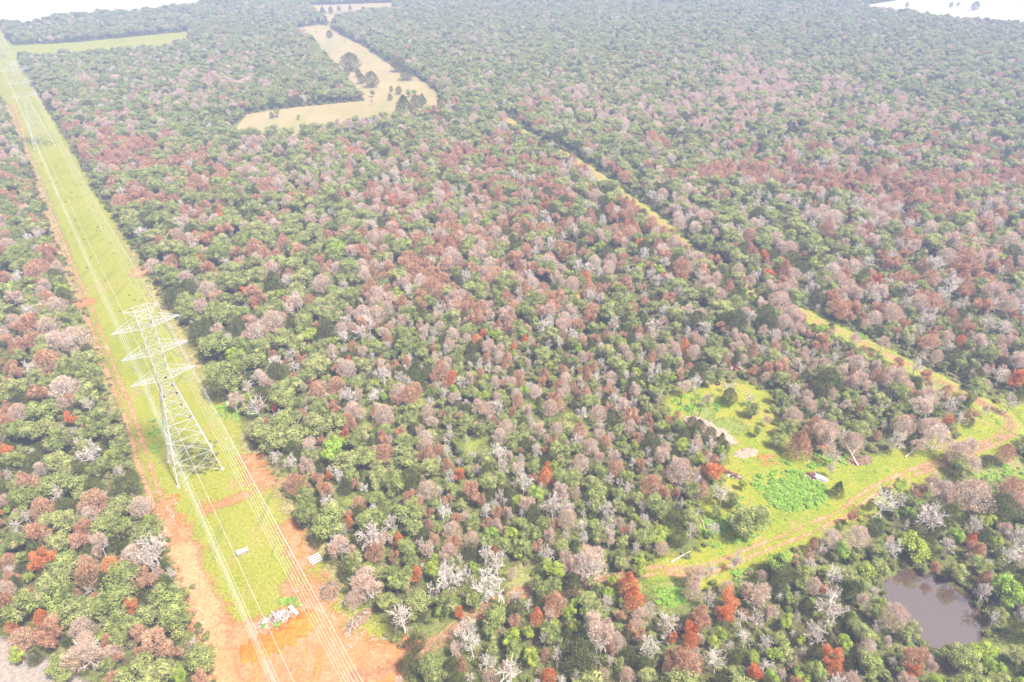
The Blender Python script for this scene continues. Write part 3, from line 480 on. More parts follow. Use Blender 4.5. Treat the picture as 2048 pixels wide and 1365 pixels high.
(300, 420, 5.12, "G80,180,200 G220,280,230 G370,350,220 P450,230,160 R640,220,190 R810,140,190 P680,40,130 G560,130,120 G720,360,240 G1020,220,200 G890,250,150 G1150,130,220 R1100,340,190 R1390,280,190 R1300,420,190 R1540,360,200 R1190,390,110 G1560,250,160 P1110,450,130 G870,530,220 R610,520,170 R880,370,130 G440,470,190 G150,540,200 G620,640,200 G240,620,160 P370,620,140 D400,720,150 D240,820,200 G340,870,190 Y510,800,120 R670,830,170 P520,910,150 G640,940,170 Y850,500,100 G860,640,220 R1090,820,230 R1440,610,160 P1260,560,180 D1270,690,250 G1090,590,180 G1470,490,220 R1750,470,140 P1950,560,150 R1810,580,120 P1770,710,180 G1570,630,190 G1480,780,190 P1500,880,170 R1640,880,110 G1800,880,190 G1230,830,160 G1310,930,160 G1170,960,180 P1270,1080,230 P1060,1100,160 G770,1010,200 G930,970,180 D900,1150,190 D480,1130,350 G640,1270,260 Y620,1300,170 G1560,1100,190 G1850,1040,200 D1800,1120,200 Y1650,1200,150 G1350,1220,200 G1940,930,160 W1990,740,130 G1900,400,190 G1700,340,160 Y1930,320,180 W1980,1230,130 W820,1240,120 G980,1280,140 O1090,930,80 R240,450,120 R870,740,80 W1190,260,90 W410,590,90 W490,660,80 R230,190,110 P300,180,120"),
(1100, 420, 3.362, "R60,50,70 R160,80,60 R190,140,70 O540,110,55 R600,90,60 R480,120,50 R690,130,90 R780,170,80 G350,120,80 G520,210,60 O615,240,60 R440,200,70 P230,90,70 W330,90,90 W90,190,80 G130,150,60 G230,220,80 Y350,240,80 R120,290,120 R250,300,90 P310,360,80 W170,330,60 G480,300,90 R690,395,90 R600,360,70 W790,370,80 D860,370,90 R520,500,110 R640,540,60 W740,490,90 R780,460,70 P1010,340,100 R940,290,70 G1070,220,110 P890,110,80 W900,120,60 G1240,190,150 W970,400,70 R1040,440,110 R1130,370,110 P1050,520,110 D1160,480,120 G1280,520,80 Y880,500,90 G770,570,100 R270,530,110 R340,540,70 G130,560,90 W270,440,60 W340,600,70 O195,600,50 G400,620,100 G550,600,80 G700,660,110 R290,680,90 R560,670,70 O190,770,100 W440,770,110 D520,820,70 G560,730,70 G700,790,110 R375,830,50 G860,800,90 W920,780,60 W1060,820,100 G1160,680,170 D1260,620,110 G960,580,120 D1160,760,110 P1260,850,80 P930,690,90 W830,690,80 G650,730,60 W120,610,50 R60,590,40 G960,660,80 W640,600,60 P600,440,70 W640,310,80 P660,290,80 P760,300,110 R890,460,90 P90,400,80 W110,420,60 P70,480,90 R160,490,70 G220,480,60 G420,470,80 P390,430,80 R400,340,60 R470,390,60 G520,400,60 G1190,90,150 P1080,60,90 G1000,200,60 P1120,190,60"),
(1500, 400, 2.454, "R30,290,70 R100,345,55 G155,330,80 D210,320,80 R265,300,55 R405,205,55 R470,400,80 P515,360,70 R480,440,60 G480,180,100 G300,230,120 G340,270,110 G80,220,100 R600,180,70 R540,190,40 G570,290,110 R610,400,60 G660,400,60 R705,345,90 R720,130,60 W750,90,80 P420,120,90 W600,80,60 R780,210,90 R820,250,60 W740,240,60 R850,40,110 R930,50,80 W930,360,110 G870,330,70 R815,430,70 R1040,370,90 R1060,430,80 P1000,250,110 P1120,260,80 P980,320,80 R1210,300,80 R1130,400,80 G1070,140,130 G920,240,130 P1220,80,80 W1010,440,100 R520,560,90 P565,600,70 R635,570,80 W590,480,90 P650,490,80 R590,465,50 R725,590,70 R900,540,90 R860,510,80 W910,610,120 R1000,600,80 R1160,570,100 W790,480,80 G880,480,60 W1000,480,90 R1060,500,60 P840,540,80 G790,580,70 W680,560,70 W1080,480,80 P1210,490,100 P1280,560,80 W1110,610,90 R1270,360,70 W1240,400,70 W520,460,110 R410,500,80 P180,470,70 P110,450,70 W300,460,70 G380,470,90 W300,410,70 P220,390,70 G350,350,70 G400,320,80 G240,150,120 G110,100,90 R115,105,35 G150,40,100 P660,40,80 W440,40,70 G960,170,90 R1060,340,60 P1290,250,80 P150,520,100 P60,540,70 P250,590,80 P230,660,70 W170,620,70 R930,550,50 G1310,480,60 R1310,620,60 W1180,680,160 W960,680,90 R900,700,60"),
]
KN = {'G': ("oak_tree", "oak tree"), 'D': ("cedar_tree", "cedar tree"), 'Y': ("leafy_tree", "leafy tree"), 'R': ("browned_tree", "browned tree"), 'O': ("browned_tree", "browned tree"), 'P': ("withered_tree", "withered tree"), 'W': ("bare_tree", "bare tree")}
HR = {'G': (2.2, .72), 'D': (1.8, .85), 'Y': (2.0, .8), 'R': (2.2, .85), 'O': (2.2, .9), 'P': (2.4, .85), 'W': (2.2, .85)}
CZ = {'G': .66, 'D': .55, 'Y': .66, 'R': .6, 'O': .6, 'P': .62, 'W': .62}
trees = []                                              # kind, x, y, width, height, crown px, py
def add_tree(k, px, py, wpx, wm=None):
    x, y = unp(px, py, 3.5)
    jh = random.uniform(.9, 1.1)
    for _ in range(3):
        _, _, dep = proj(x, y, 3.5); wd = wm or wpx*dep/FPX
        h = (HR[k][0]+HR[k][1]*wd)*jh
        x, y = unp(px, py, h*CZ[k])
    trees.append([k, float(x), float(y), float(wd), float(h), float(px), float(py)])
for x0, y0, s, txt in TILES:
    for it in txt.split():
        k = it[0]; a, b, c = map(float, it[1:].split(','))
        px, py = x0+a/s, y0+b/s; wp = c/s*{'G': 1.38 if px < 720 else 1.14, 'Y': 1.12, 'W': 1.22, 'D': 1.08}.get(k, 1.10)
        if any(abs(t[5]-px) < wp*.36 and abs(t[6]-py) < wp*.30 for t in trees if abs(t[5]-px) < 60): continue
        add_tree(k, px, py, wp)
# lone trees of the pasture
for a, b, c, k in [(1130, 565, 190, 'D'), (1335, 740, 140, 'D'), (1235, 735, 80, 'D'), (1205, 680, 60, 'D'), (935, 295, 65, 'D'), (1598, 857, 62, 'D'), (1525, 842, 36, 'D'), (1512, 920, 50, 'D'), (1340, 870, 66, 'G'), (1640, 985, 190, 'D'), (1770, 985, 150, 'D'), (1690, 872, 80, 'G'), (1750, 872, 70, 'G'), (1825, 930, 60, 'D'), (1845, 965, 50, 'D'), (354, 1075, 46, 'D'), (400, 1033, 76, 'G'), (615, 1088, 46, 'G'), (870, 65, 70, 'D'), (950, 62, 50, 'D'), (1030, 50, 40, 'D'), (1140, 42, 40, 'D'), (1270, 65, 50, 'D'), (1350, 68, 36, 'D'), (1680, 690, 140, 'D'), (1610, 600, 140, 'D')]:
    add_tree(k, 480+a/4.876, b/4.876, c/4.876)
for a, b, c in [(1337, 950, 70), (1095, 350, 45), (803, 275, 40)]: add_tree('W', 480+a/4.876, b/4.876, c/4.876)
for a, b, c in [(1405, 75, 22), (1662, 82, 26), (1703, 80, 18), (1805, 90, 50), (1885, 35, 30), (1800, 8, 30), (1990, 20, 60)]: add_tree('D', 1348+a/2.926, b/2.926, c/2.926)
N_ANN = len(trees)

CL = [(215, 290, 45, 28, 'R', 4), (310, 272, 30, 14, 'R', 3), (330, 315, 40, 16, 'R', 1.5), (420, 325, 50, 25, 'R', 3), (400, 380, 60, 25, 'R', 1.2), (280, 385, 30, 14, 'R', 5), (530, 362, 14, 8, 'R', 9), (640, 290, 14, 8, 'R', 8), (600, 395, 24, 14, 'R', 2), (700, 240, 60, 10, 'P', 1.5), (140, 205, 30, 12, 'R', 1.2), (170, 230, 20, 12, 'R', 2),
 (830, 400, 150, 60, 'R', .45), (830, 400, 150, 60, 'P', .25), (900, 340, 90, 40, 'R', .4), (1000, 300, 80, 40, 'R', .6), (1000, 380, 120, 60, 'R', .4), (1100, 380, 90, 60, 'R', .5), (1120, 340, 80, 40, 'W', .3), (930, 500, 160, 80, 'R', .6), (900, 560, 180, 70, 'R', .7), (950, 540, 180, 80, 'P', .35), (820, 620, 120, 40, 'P', .5), (1030, 590, 140, 60, 'R', .5), (1060, 540, 120, 60, 'W', .25),
 (1290, 470, 70, 30, 'R', 1.5), (1370, 350, 50, 20, 'R', .3), (1320, 290, 30, 14, 'R', 1.5), (1345, 285, 20, 10, 'O', .5), (1470, 358, 50, 14, 'R', 4), (1540, 350, 50, 14, 'R', 4), (1600, 365, 60, 16, 'R', 2.2), (1680, 375, 70, 18, 'R', 1.6), (1770, 395, 60, 22, 'R', 2), (1850, 420, 80, 24, 'R', 2.2), (1950, 395, 60, 22, 'R', 2.4), (2030, 380, 60, 22, 'R', 2), (1620, 318, 30, 12, 'R', 1.5), (1560, 345, 180, 30, 'W', .4), (1720, 440, 200, 40, 'W', .35), (1480, 225, 130, 40, 'P', 1.0), (1540, 180, 60, 20, 'P', .8), (1820, 260, 120, 30, 'P', .7), (1900, 320, 60, 18, 'R', .9), (1660, 200, 60, 22, 'P', .8), (1500, 160, 100, 30, 'P', .5), (1260, 230, 90, 30, 'P', .8), (1170, 190, 80, 30, 'P', .5), (1060, 215, 30, 10, 'R', 1.0), (860, 225, 20, 8, 'R', 2),
 (30, 330, 50, 40, 'R', .5), (20, 380, 30, 20, 'R', 1.6), (40, 240, 40, 30, 'P', .5), (60, 420, 60, 20, 'R', .4), (70, 520, 30, 20, 'R', 1.0), (30, 580, 50, 30, 'P', .4), (100, 490, 30, 14, 'R', .8), (400, 160, 120, 40, 'P', .5), (500, 320, 80, 40, 'P', .3), (560, 290, 60, 20, 'P', .8), (250, 240, 60, 15, 'P', .7), (640, 330, 80, 60, 'P', .3), (1950, 560, 150, 60, 'R', .7), (1950, 620, 150, 60, 'W', .8), (1850, 470, 200, 60, 'P', .4), (1650, 560, 90, 30, 'G', .4)]
KEYS = 'GDYROPW'
def kind_at(px, py):
    f = min(max((py-120)/300, 0), 1)
    wv = {'G': .76-.26*f, 'D': .11, 'Y': .015+.03*f, 'R': .02+.09*f, 'O': .002+.014*f, 'P': .07+.07*f, 'W': .02+.10*f}
    if px > 700 and py > 300: wv['P'] += .06; wv['R'] += .05; wv['W'] += .05
    if px < 700 and 220 < py < 640: wv['G'] += .3
    for x, y, rx, ry, k, s in CL:
        e = ((px-x)/rx)**2+((py-y)/ry)**2
        if e < 6: wv[k] += s*math.exp(-e)
    t = random.random()*sum(wv.values())
    for k in KEYS:
        t -= wv[k]
        if t < 0: return k
    return 'G'
# open ground that trees keep off
def openness(X, Y):
    dl2 = lambda X, Y: np.minimum(dist_line(X, Y, TRG[:56]), dist_line(X, Y, TRG[71:]))
    s = np.full(X.shape, -1e9)
    for P in (CORR, NFIELD, PAST, EFIELD, MEAD, POND): s = np.maximum(s, sdf_poly(X, Y, P) + (2.0 if P is POND else 0))
    s = np.maximum(s, 3.6-dl2(X, Y)); s = np.maximum(s, 3.4-dl2(X, Y+3.6)); s = np.maximum(s, np.where(dist_line(X, Y, TRAIL[56:71]) < 9, -1e9, 2.4-dist_line(X, Y, TRAIL))); s = np.maximum(s, 5.5-dist_line(X, Y, ROAD))
    s = np.maximum(s, 4.4-dist_line(X, Y, TRAIL[126:186]))
    for a, b, r in gp: s = np.maximum(s, r*.8-np.hypot(X-a, Y-b))
    return s
def lattice(step, x0, x1, y0, y1, jit=.85):
    xs = np.arange(x0, x1, step); ys = np.arange(y0, y1, step); X, Y = np.meshgrid(xs, ys)
    X = X+rng.uniform(-.5, .5, X.shape)*step*jit+(np.arange(len(ys)) % 2)[:, None]*step*.5; Y = Y+rng.uniform(-.5, .5, Y.shape)*step*jit
    return X.ravel(), Y.ravel()
A = np.array([[t[1], t[2], t[3]] for t in trees])
def hash_grid(A, c=6.0):
    g = {}
    for i, (x, y, _) in enumerate(A): g.setdefault((int(x//c), int(y//c)), []).append(i)
    return g
HG = hash_grid(A)
def near(x, y, wd, k=.42):
    i, j = int(x//6), int(y//6)
    for a in (i-1, i, i+1):
        for b in (j-1, j, j+1):
            for q in HG.get((a, b), ()):
                if math.hypot(A[q, 0]-x, A[q, 1]-y) < k*(A[q, 2]+wd): return True
    return False
X, Y = lattice(4.9, -1150, 1250, -60, 1300)
px, py, dep = proj(X, Y, 4.0)
keep = (dep > 20) & (px > -620) & (px < 2700) & (py > -46) & (py < 2500)
X, Y, px, py = X[keep], Y[keep], px[keep], py[keep]
op = openness(X, Y)
for i in range(len(X)):
    if op[i] > -1.6: continue
    k = kind_at(px[i], py[i])
    wd = {'G': random.choice((random.uniform(4.6, 7.5), random.uniform(6.5, 10.5))), 'D': random.uniform(4.2, 6.8), 'Y': random.uniform(4.2, 6.4), 'R': random.uniform(4.2, 7.0), 'O': random.uniform(3.5, 5.2), 'P': random.uniform(4.2, 6.8), 'W': random.uniform(4.6, 6.8)}[k]
    inside = -20 < px[i] < 2068 and 655 < py[i] < 1385
    if inside:
        if px[i] > 700: wd *= .62
        else: wd *= .75
    if near(X[i], Y[i], wd, .34 if inside else .29): continue
    h = (HR[k][0]+HR[k][1]*wd)*random.uniform(.88, 1.12)
    trees.append([k, float(X[i]), float(Y[i]), wd, h, float(px[i]), float(py[i])])
A = np.array([[t[1], t[2], t[3]] for t in trees]); HG = hash_grid(A)
X, Y = lattice(2.7, -140, 260, 60, 330); px, py, dep = proj(X, Y, 2.0)
keep = (px > -30) & (px < 2080) & (py > 600) & (py < 1400); X, Y, px, py = X[keep], Y[keep], px[keep], py[keep]; op = openness(X, Y)
for i in range(len(X)):
    if op[i] > -1.2: continue
    k = random.choices('GDYRPW', (.27, .16, .09, .12, .16, .20))[0]; wd = random.uniform(2.0, 3.6)
    if near(X[i], Y[i], wd, .31): continue
    trees.append([k, float(X[i]), float(Y[i]), wd, 1.2+wd*.9, float(px[i]), float(py[i])])

for _ in range(700):                                      # scattered small trees spilling into the meadow
    px_, py_ = random.uniform(1280, 2040), random.uniform(775, 1190); x, y = unp(px_, py_); x, y = np.array([x]), np.array([y]); q = sdf_poly(x, y, MEAD)[0]
    if not -1 < q < 7.5 or dist_line(x, y, TRAIL)[0] < 3.4 or any(math.hypot(px_-a, py_-b) < r for a, b, r in ((1415, 870, 50), (1487, 917, 30), (1455, 958, 30), (1625, 968, 45), (1585, 1000, 60), (1473, 749, 30), (1433, 777, 20), (1380, 820, 40), (1350, 1120, 45), (1700, 925, 45))): continue
    wd = random.uniform(1.8, 4.2)
    if near(float(x[0]), float(y[0]), wd, .5) or random.random() < .35: continue
    trees.append([random.choices('GDYRPW', (.3, .1, .2, .08, .12, .25))[0], float(x[0]), float(y[0]), wd, 1.6+wd*.9, px_, py_])
    A = np.vstack([A, [[trees[-1][1], trees[-1][2], wd]]]); HG = hash_grid(A)

# ------------------------------------------------------------------ the nearest trees one by one, the rest of each kind as woodland
for t in trees:
    t[5], t[6], dep = (float(v) for v in proj(t[1], t[2], t[4]*CZ[t[0]])); t.append(t[3]*FPX/dep)
def region(px, py):
    """where a tree stands, by what one can find in the photo"""
    LM = [(1855, 1230, 170, "by the pond"), (1600, 840, 60, "in the meadow's upper arm"), (385, 850, 0, ""), (1415, 870, 75, "by the brush mound"), (1585, 1000, 60, "by the weed patch"), (1490, 1060, 60, "by the lone oak"), (1455, 958, 60, "by the dark scrap"), (2000, 870, 90, "by the trail bend"), (649, 1176, 60, "by the stick heap"), (622, 1111, 60, "by the planks"), (285, 530, 60, "by the red spot"), (905, 1240, 110, "along the lower track")]
    for a, b, r, n_ in LM:
        if math.hypot(px-a, py-b) < r: return n_
    xl = np.interp(py, [170, 345, 580, 790, 960, 1090, 1260, 1400], [0, 78, 158, 222, 282, 335, 395, 440])
    xr = np.interp(py, [60, 240, 372, 540, 690, 830, 960, 1130, 1330], [26, 130, 202, 302, 395, 478, 560, 655, 775])
    lvl = "far" if py < 420 else ("upper" if py < 620 else ("level" if py < 900 else "near"))
    if px < xl+22:
        e = "edge" if px > xl-45 else "woods"
        return {"far": "in far left ", "upper": "in upper left ", "level": "left of the pylon, ", "near": "in lower left "}[lvl]+e
    if px < xr+60: return {"far": "along the far strip", "upper": "beside strip above pylon", "level": "right beside the pylon", "near": "beside the strip's foot"}[lvl]
    if py < 260 and 470 < px < 900: return "by the straw pasture"
    xt = np.interp(py, [262, 345, 425, 530, 650, 742, 828], [1050, 1190, 1295, 1410, 1625, 1806, 1965])
    if 262 < py < 840 and px > xt: return "beside the diagonal trail" if px < xt+70 else ("beyond the diagonal trail" if px < xt+260 else "far right beyond the trail")
    if 262 < py < 840 and px > xt-60: return "this side of the trail"
    gx_, gy_ = orig(px, py); 
    if sdf_poly(gx_, gy_, MEAD)[0] > -9 and py > 740: return "beside the bright meadow"
    col = ["left", "middle left", "middle", "middle right", "right"][min(4, int((px-300)/350)) if px > 300 else 0]
    row = {"far": "far", "upper": "upper", "level": "central", "near": "lower"}[lvl] if py < 1180 else "bottom"
    return "in %s %s woods" % (row, col)
def orig(px, py): a, b = unp(px, py); return np.array([float(a)]), np.array([float(b)])
COLW = {'G': "green oak", 'D': "olive cedar", 'Y': "yellowish leafy tree", 'R': "russet tree", 'O': "orange tree", 'P': "pinkish tree", 'W': "bare tree"}
GRP = {'G': "green oaks of the woodland", 'D': "dark cedars of the woodland", 'Y': "yellow-green leafy trees", 'R': "browned trees of the woodland", 'O': "browned trees of the woodland", 'P': "withered pinkish trees", 'W': "bare leafless trees"}
inst = {}
byname = {}
for i, t in enumerate(trees): byname.setdefault(KN[t[0]][0], []).append(i)
single = []
for nm, L in byname.items():
    L = [i for i in L if 4 < trees[i][5] < 2044 and 4 < trees[i][6] < 1362]
    L.sort(key=lambda i: -trees[i][7]); single += L[:300]
single_set = set(single); used = {}
NBN = {'G': "oak", 'D': "cedar", 'Y': "leafy tree", 'R': "russet tree", 'O': "orange tree", 'P': "pinkish tree", 'W': "bare tree"}
TX = np.array([[t[5], t[6], t[7]] for t in trees]); TK = [t[0] for t in trees]
def neighbours(i):
    dx = TX[:, 0]-TX[i, 0]; dy = TX[:, 1]-TX[i, 1]; d = np.hypot(dx, dy); d[i] = 1e9
    d[TX[:, 2] < .4*TX[i, 2]] = 1e9; r = {}
    for nm, m_ in (("left", dx < -abs(dy)), ("right", dx > abs(dy)), ("above", dy < -abs(dx)), ("below", dy > abs(dx))):
        j = int(np.argmin(np.where(m_, d, 1e9))); r[nm] = NBN[TK[j]]
    return r
for i in single:
    k, x, y, wd, h, px, py, sz = trees[i]
    size = "broad" if wd > 7.4 else ("small" if wd < 4.2 else "middling"); nb = neighbours(i)
    base = "%s %s %s" % (size, COLW[k], region(px, py)); L_, R_, A_, B_ = nb["left"], nb["right"], nb["above"], nb["below"]
    cand = [base+", "+c for c in ("%s left, %s right" % (L_, R_), "%s above, %s below" % (A_, B_), "%s left, %s above" % (L_, A_), "%s right, %s below" % (R_, B_), "%s left, %s below" % (L_, B_), "%s right, %s above" % (R_, A_),
        "%s left, %s right, %s above" % (L_, R_, A_), "%s left, %s right, %s below" % (L_, R_, B_), "%s left, %s above, %s below" % (L_, A_, B_), "%s right, %s above, %s below" % (R_, A_, B_), "%s left, %s right, %s above, %s below" % (L_, R_, A_, B_))]
    cand.append("%s %s, %s left, %s right, %s above, %s below" % (COLW[k], region(px, py), L_, R_, A_, B_))
    cand = [c for c in cand if len(c.replace("-", " ").split()) <= 16]
    lab = next((c for c in cand if c not in used), cand[-1])
    used[lab] = 1
    nm, cat = KN[k]
    v = random.randrange(len(PROTO[k])); crown, trunk, extra = PROTO[k][v]
    root = empty(nm, (x, y, 0), lab, cat, GRP[k], random.uniform(0, 2*math.pi)); root.scale = (wd, wd, h)
    if k == 'W' and wd > 1: root.rotation_euler[0] = random.gauss(0, .05)
    link(crown.name.split('.')[0], crown, None, root); link(trunk.name.split('.')[0], trunk, None, root)
    if extra: link("branches", extra, None, root)

def gn_scatter(name, pts, meshes, label, cat, kind="stuff", group=None):
    """one object: pts = (x, y, z, width, height, variant, rz); a small tree of real geometry stands on every point"""
    me = bpy.data.meshes.new(name); n = len(pts); P = np.array(pts, np.float32)
    me.vertices.add(n); me.vertices.foreach_set("co", P[:, :3].ravel())
    a = me.attributes.new("siz", 'FLOAT_VECTOR', 'POINT'); a.data.foreach_set("vector", P[:, [3, 3, 4]].ravel())
    a = me.attributes.new("vrt", 'INT', 'POINT'); a.data.foreach_set("value", P[:, 5].astype(np.int32))
    a = me.attributes.new("rot", 'FLOAT_VECTOR', 'POINT'); R = np.zeros((n, 3), np.float32); R[:, 2] = P[:, 6]; a.data.foreach_set("vector", R.ravel())
    o = link(name, me); tag(o, label, cat, group, kind)
    ng = bpy.data.node_groups.new(name, 'GeometryNodeTree')
    ng.interface.new_socket("Geometry", in_out='INPUT', socket_type='NodeSocketGeometry'); ng.interface.new_socket("Geometry", in_out='OUTPUT', socket_type='NodeSocketGeometry')
    gi = ng.nodes.new("NodeGroupInput"); go = ng.nodes.new("NodeGroupOutput"); jn = ng.nodes.new("GeometryNodeJoinGeometry"); L = ng.links
    def attr(nm, ty):
        q = ng.nodes.new("GeometryNodeInputNamedAttribute"); q.data_type = ty; q.inputs[0].default_value = nm; return q.outputs[0]
    for vi, ms in enumerate(meshes):
        cmp_ = ng.nodes.new("FunctionNodeCompare"); cmp_.data_type = 'INT'; cmp_.operation = 'EQUAL'
        L.new(attr("vrt", 'INT'), cmp_.inputs[2]); cmp_.inputs[3].default_value = vi
        ip = ng.nodes.new("GeometryNodeInstanceOnPoints")
        L.new(gi.outputs[0], ip.inputs["Points"]); L.new(cmp_.outputs[0], ip.inputs["Selection"])
        oi = ng.nodes.new("GeometryNodeObjectInfo"); oi.inputs[0].default_value = ms
        L.new(oi.outputs["Geometry"], ip.inputs["Instance"])
        L.new(attr("siz", 'FLOAT_VECTOR'), ip.inputs["Scale"]); L.new(attr("rot", 'FLOAT_VECTOR'), ip.inputs["Rotation"])
        L.new(ip.outputs[0], jn.inputs[0])
    L.new(jn.outputs[0], go.inputs[0])
    md = o.modifiers.new("scatter", 'NODES'); md.node_group = ng
    return o
def joined(name, parts):
    V = []; Fs = []; mats = []; mi = []; off = 0
    for m_ in parts:
        if m_ is None: continue
        if m_.materials[0] not in mats: mats.append(m_.materials[0])
        k = mats.index(m_.materials[0])
        co = np.empty(len(m_.vertices)*3, np.float32); m_.vertices.foreach_get("co", co); V.append(co.reshape(-1, 3))
        for p in m_.polygons: Fs.append([v+off for v in p.vertices]); mi.append(k)
        off += len(m_.vertices)
    me = bpy.data.meshes.new(name); me.from_pydata(np.vstack(V).tolist(), [], Fs)
    for m_ in mats: me.materials.append(m_)
    me.polygons.foreach_set("material_index", np.array(mi, np.int32)); me.update(); return me
WOOD = {'G': ("oak_woodland", "sage green oaks filling the far hazy woodland beyond the nearer trees", "woodland"),
        'D': ("cedar_woodland", "dark olive cedars scattered through the far woodland", "woodland"),
        'Y': ("leafy_woodland", "small yellow-green trees among the far woodland", "woodland"),
        'R': ("browned_woodland", "russet browned trees scattered through the far hazy woodland", "woodland"),
        'P': ("withered_woodland", "dusty pink withered trees scattered through the far hazy woodland", "woodland"),
        'W': ("bare_woodland", "pale leafless trees scattered through the far hazy woodland", "woodland")}
GNOBJ = {}
def gnobj(k):
    if k not in GNOBJ: GNOBJ[k] = [bpy.data.objects.new("tree_form", joined("tree_form", p)) for p in PROTO[k]]
    return GNOBJ[k]
for k in 'GDYRPW':
    L = [i for i in range(len(trees)) if i not in single_set and trees[i][0] == k or (k == 'R' and trees[i][0] == 'O' and i not in single_set)]
    if not L: continue
    meshes = gnobj(k)+(gnobj('O') if k == 'R' else []); n0 = len(PROTO[k]); pts = []
    for i in L:
        t = trees[i]; v = random.randrange(n0) if t[0] == k else n0+random.randrange(len(PROTO['O']))
        pts.append((t[1], t[2], 0, t[3], t[4], v, random.uniform(0, 6.28)))
    gn_scatter(WOOD[k][0], pts, meshes, WOOD[k][1], WOOD[k][2])

# ------------------------------------------------------------------ undergrowth, weeds
M['U'] = foliage("undergrowth leaves", [(.17, .205, .06), (.27, .29, .09), (.31, .26, .15)], 5, .5)
M['B'] = foliage("bright weeds", [(.26, .46, .065), (.32, .50, .075), (.30, .44, .10)], 5, .5)
ush = [bpy.data.objects.new("shrub_form", oak_crown("shrub_form", M['U'], lobes=7, per=40, leaf=.05, flat=.4, cz=.4)) for _ in range(4)]
wsh = [bpy.data.objects.new("weed_form", oak_crown("weed_form", M['B'], lobes=8, per=40, leaf=.05, flat=.4, cz=.35)) for _ in range(3)]
X, Y = lattice(2.3, -420, 420, 45, 520); px, py, dep = proj(X, Y, 0); keep = (dep > 20) & (px > -60) & (px < 2110) & (py > 270) & (py < 1500)
X, Y = X[keep], Y[keep]; op = openness(X, Y); pts = []
for x, y, s in zip(X, Y, op):
    if s > 1.2 or (s > -.4 and random.random() < .6): continue
    wd = random.uniform(1.2, 3.0); pts.append((x, y, -.1, wd, random.uniform(.6, 2.0), random.randrange(4), random.uniform(0, 6.28)))
X, Y = lattice(3.0, -760, 760, 240, 1120); px, py, dep = proj(X, Y, 0); keep = (px > -30) & (px < 2080) & (py > -20) & (py < 560); X, Y = X[keep], Y[keep]; op = openness(X, Y)
for x, y, q in zip(X, Y, op):                               # scrub along the woodland's edges
    if -5 < q < .6 and random.random() < .8: pts.append((x, y, -.1, random.uniform(2.0, 4.2), random.uniform(1.6, 4.0), random.randrange(4), random.uniform(0, 6.28)))
for i in range(220):                                        # reeds and scrub on the pond's bank
    p = POND[random.randrange(len(POND))]; v = np.array(p)-pc; v = v/np.linalg.norm(v); q = np.array(p)+v*random.uniform(.6, 3.2)
    if v[1] > -.35 or random.random() < .35: pts.append((q[0], q[1], -.25, random.uniform(.9, 2.4), random.uniform(.6, 1.8), random.randrange(4), random.uniform(0, 6.28)))
for _ in range(120):
    x, y = unp(random.gauss(392, 20), random.gauss(903, 14)); pts.append((float(x), float(y), -.1, random.uniform(.7, 1.8), random.uniform(.4, .9), random.randrange(4), random.uniform(0, 6.28)))
gn_scatter("undergrowth", pts, ush, "low olive undergrowth covering the ground between the trees", "undergrowth")
pts = []
wc = [(1585, 1000, 62, 34, 260), (1560, 975, 60, 25, 90), (1450, 1080, 60, 30, 30), (310, 860, 20, 60, 14), (470, 810, 40, 20, 50), (565, 1196, 26, 8, 6), (1400, 815, 60, 20, 60), (1420, 1060, 30, 20, 25), (1640, 935, 80, 15, 40), (1480, 1165, 30, 15, 20), (1720, 690, 16, 6, 12), (1330, 1200, 30, 20, 60), (1990, 980, 60, 30, 50), (530, 1242, 26, 9, 4), (1350, 420, 60, 50, 0)]
for a, b, ra, rb, n in wc:
    for _ in range(n):
        r = math.sqrt(random.random()); th = random.uniform(0, 6.28); x, y = unp(a+ra*r*math.cos(th), b+rb*r*math.sin(th))
        pts.append((float(x), float(y), -.1, random.uniform(.9, 2.4), random.uniform(.5, 1.2), random.randrange(3), random.uniform(0, 6.28)))
for _ in range(1100):                                     # sparse tufts over the open grass
    x, y = unp(random.uniform(1260, 2048), random.uniform(770, 1200))
    if sdf_poly(np.array([x]), np.array([y]), MEAD)[0] > .5 and dist_line(np.array([x]), np.array([y]), TRAIL)[0] > 2.2:
        pts.append((float(x), float(y), -.08, random.uniform(.5, 1.3), random.uniform(.25, .6), random.randrange(3), random.uniform(0, 6.28)))
gn_scatter("weeds", pts, wsh, "bright green weeds growing in tangles over the open grass", "weeds")
dk = [bpy.data.objects.new("tuft_form", oak_crown("tuft_form", M['D'], lobes=5, per=30, leaf=.07, flat=.4, cz=.35)) for _ in range(2)]
pts = []
for _ in range(70):
    s = random.uniform(90, 300); e = random.uniform(-5, 8); p = LT+LD*s+LN*e
    pts.append((p[0], p[1], 0, random.uniform(.4, 1.2), random.uniform(.2, .6), random.randrange(2), random.uniform(0, 6.28)))
gn_scatter("weed_tufts", pts, dk, "dark weed tufts dotted over the lime grass beyond the near pylon", "weeds")

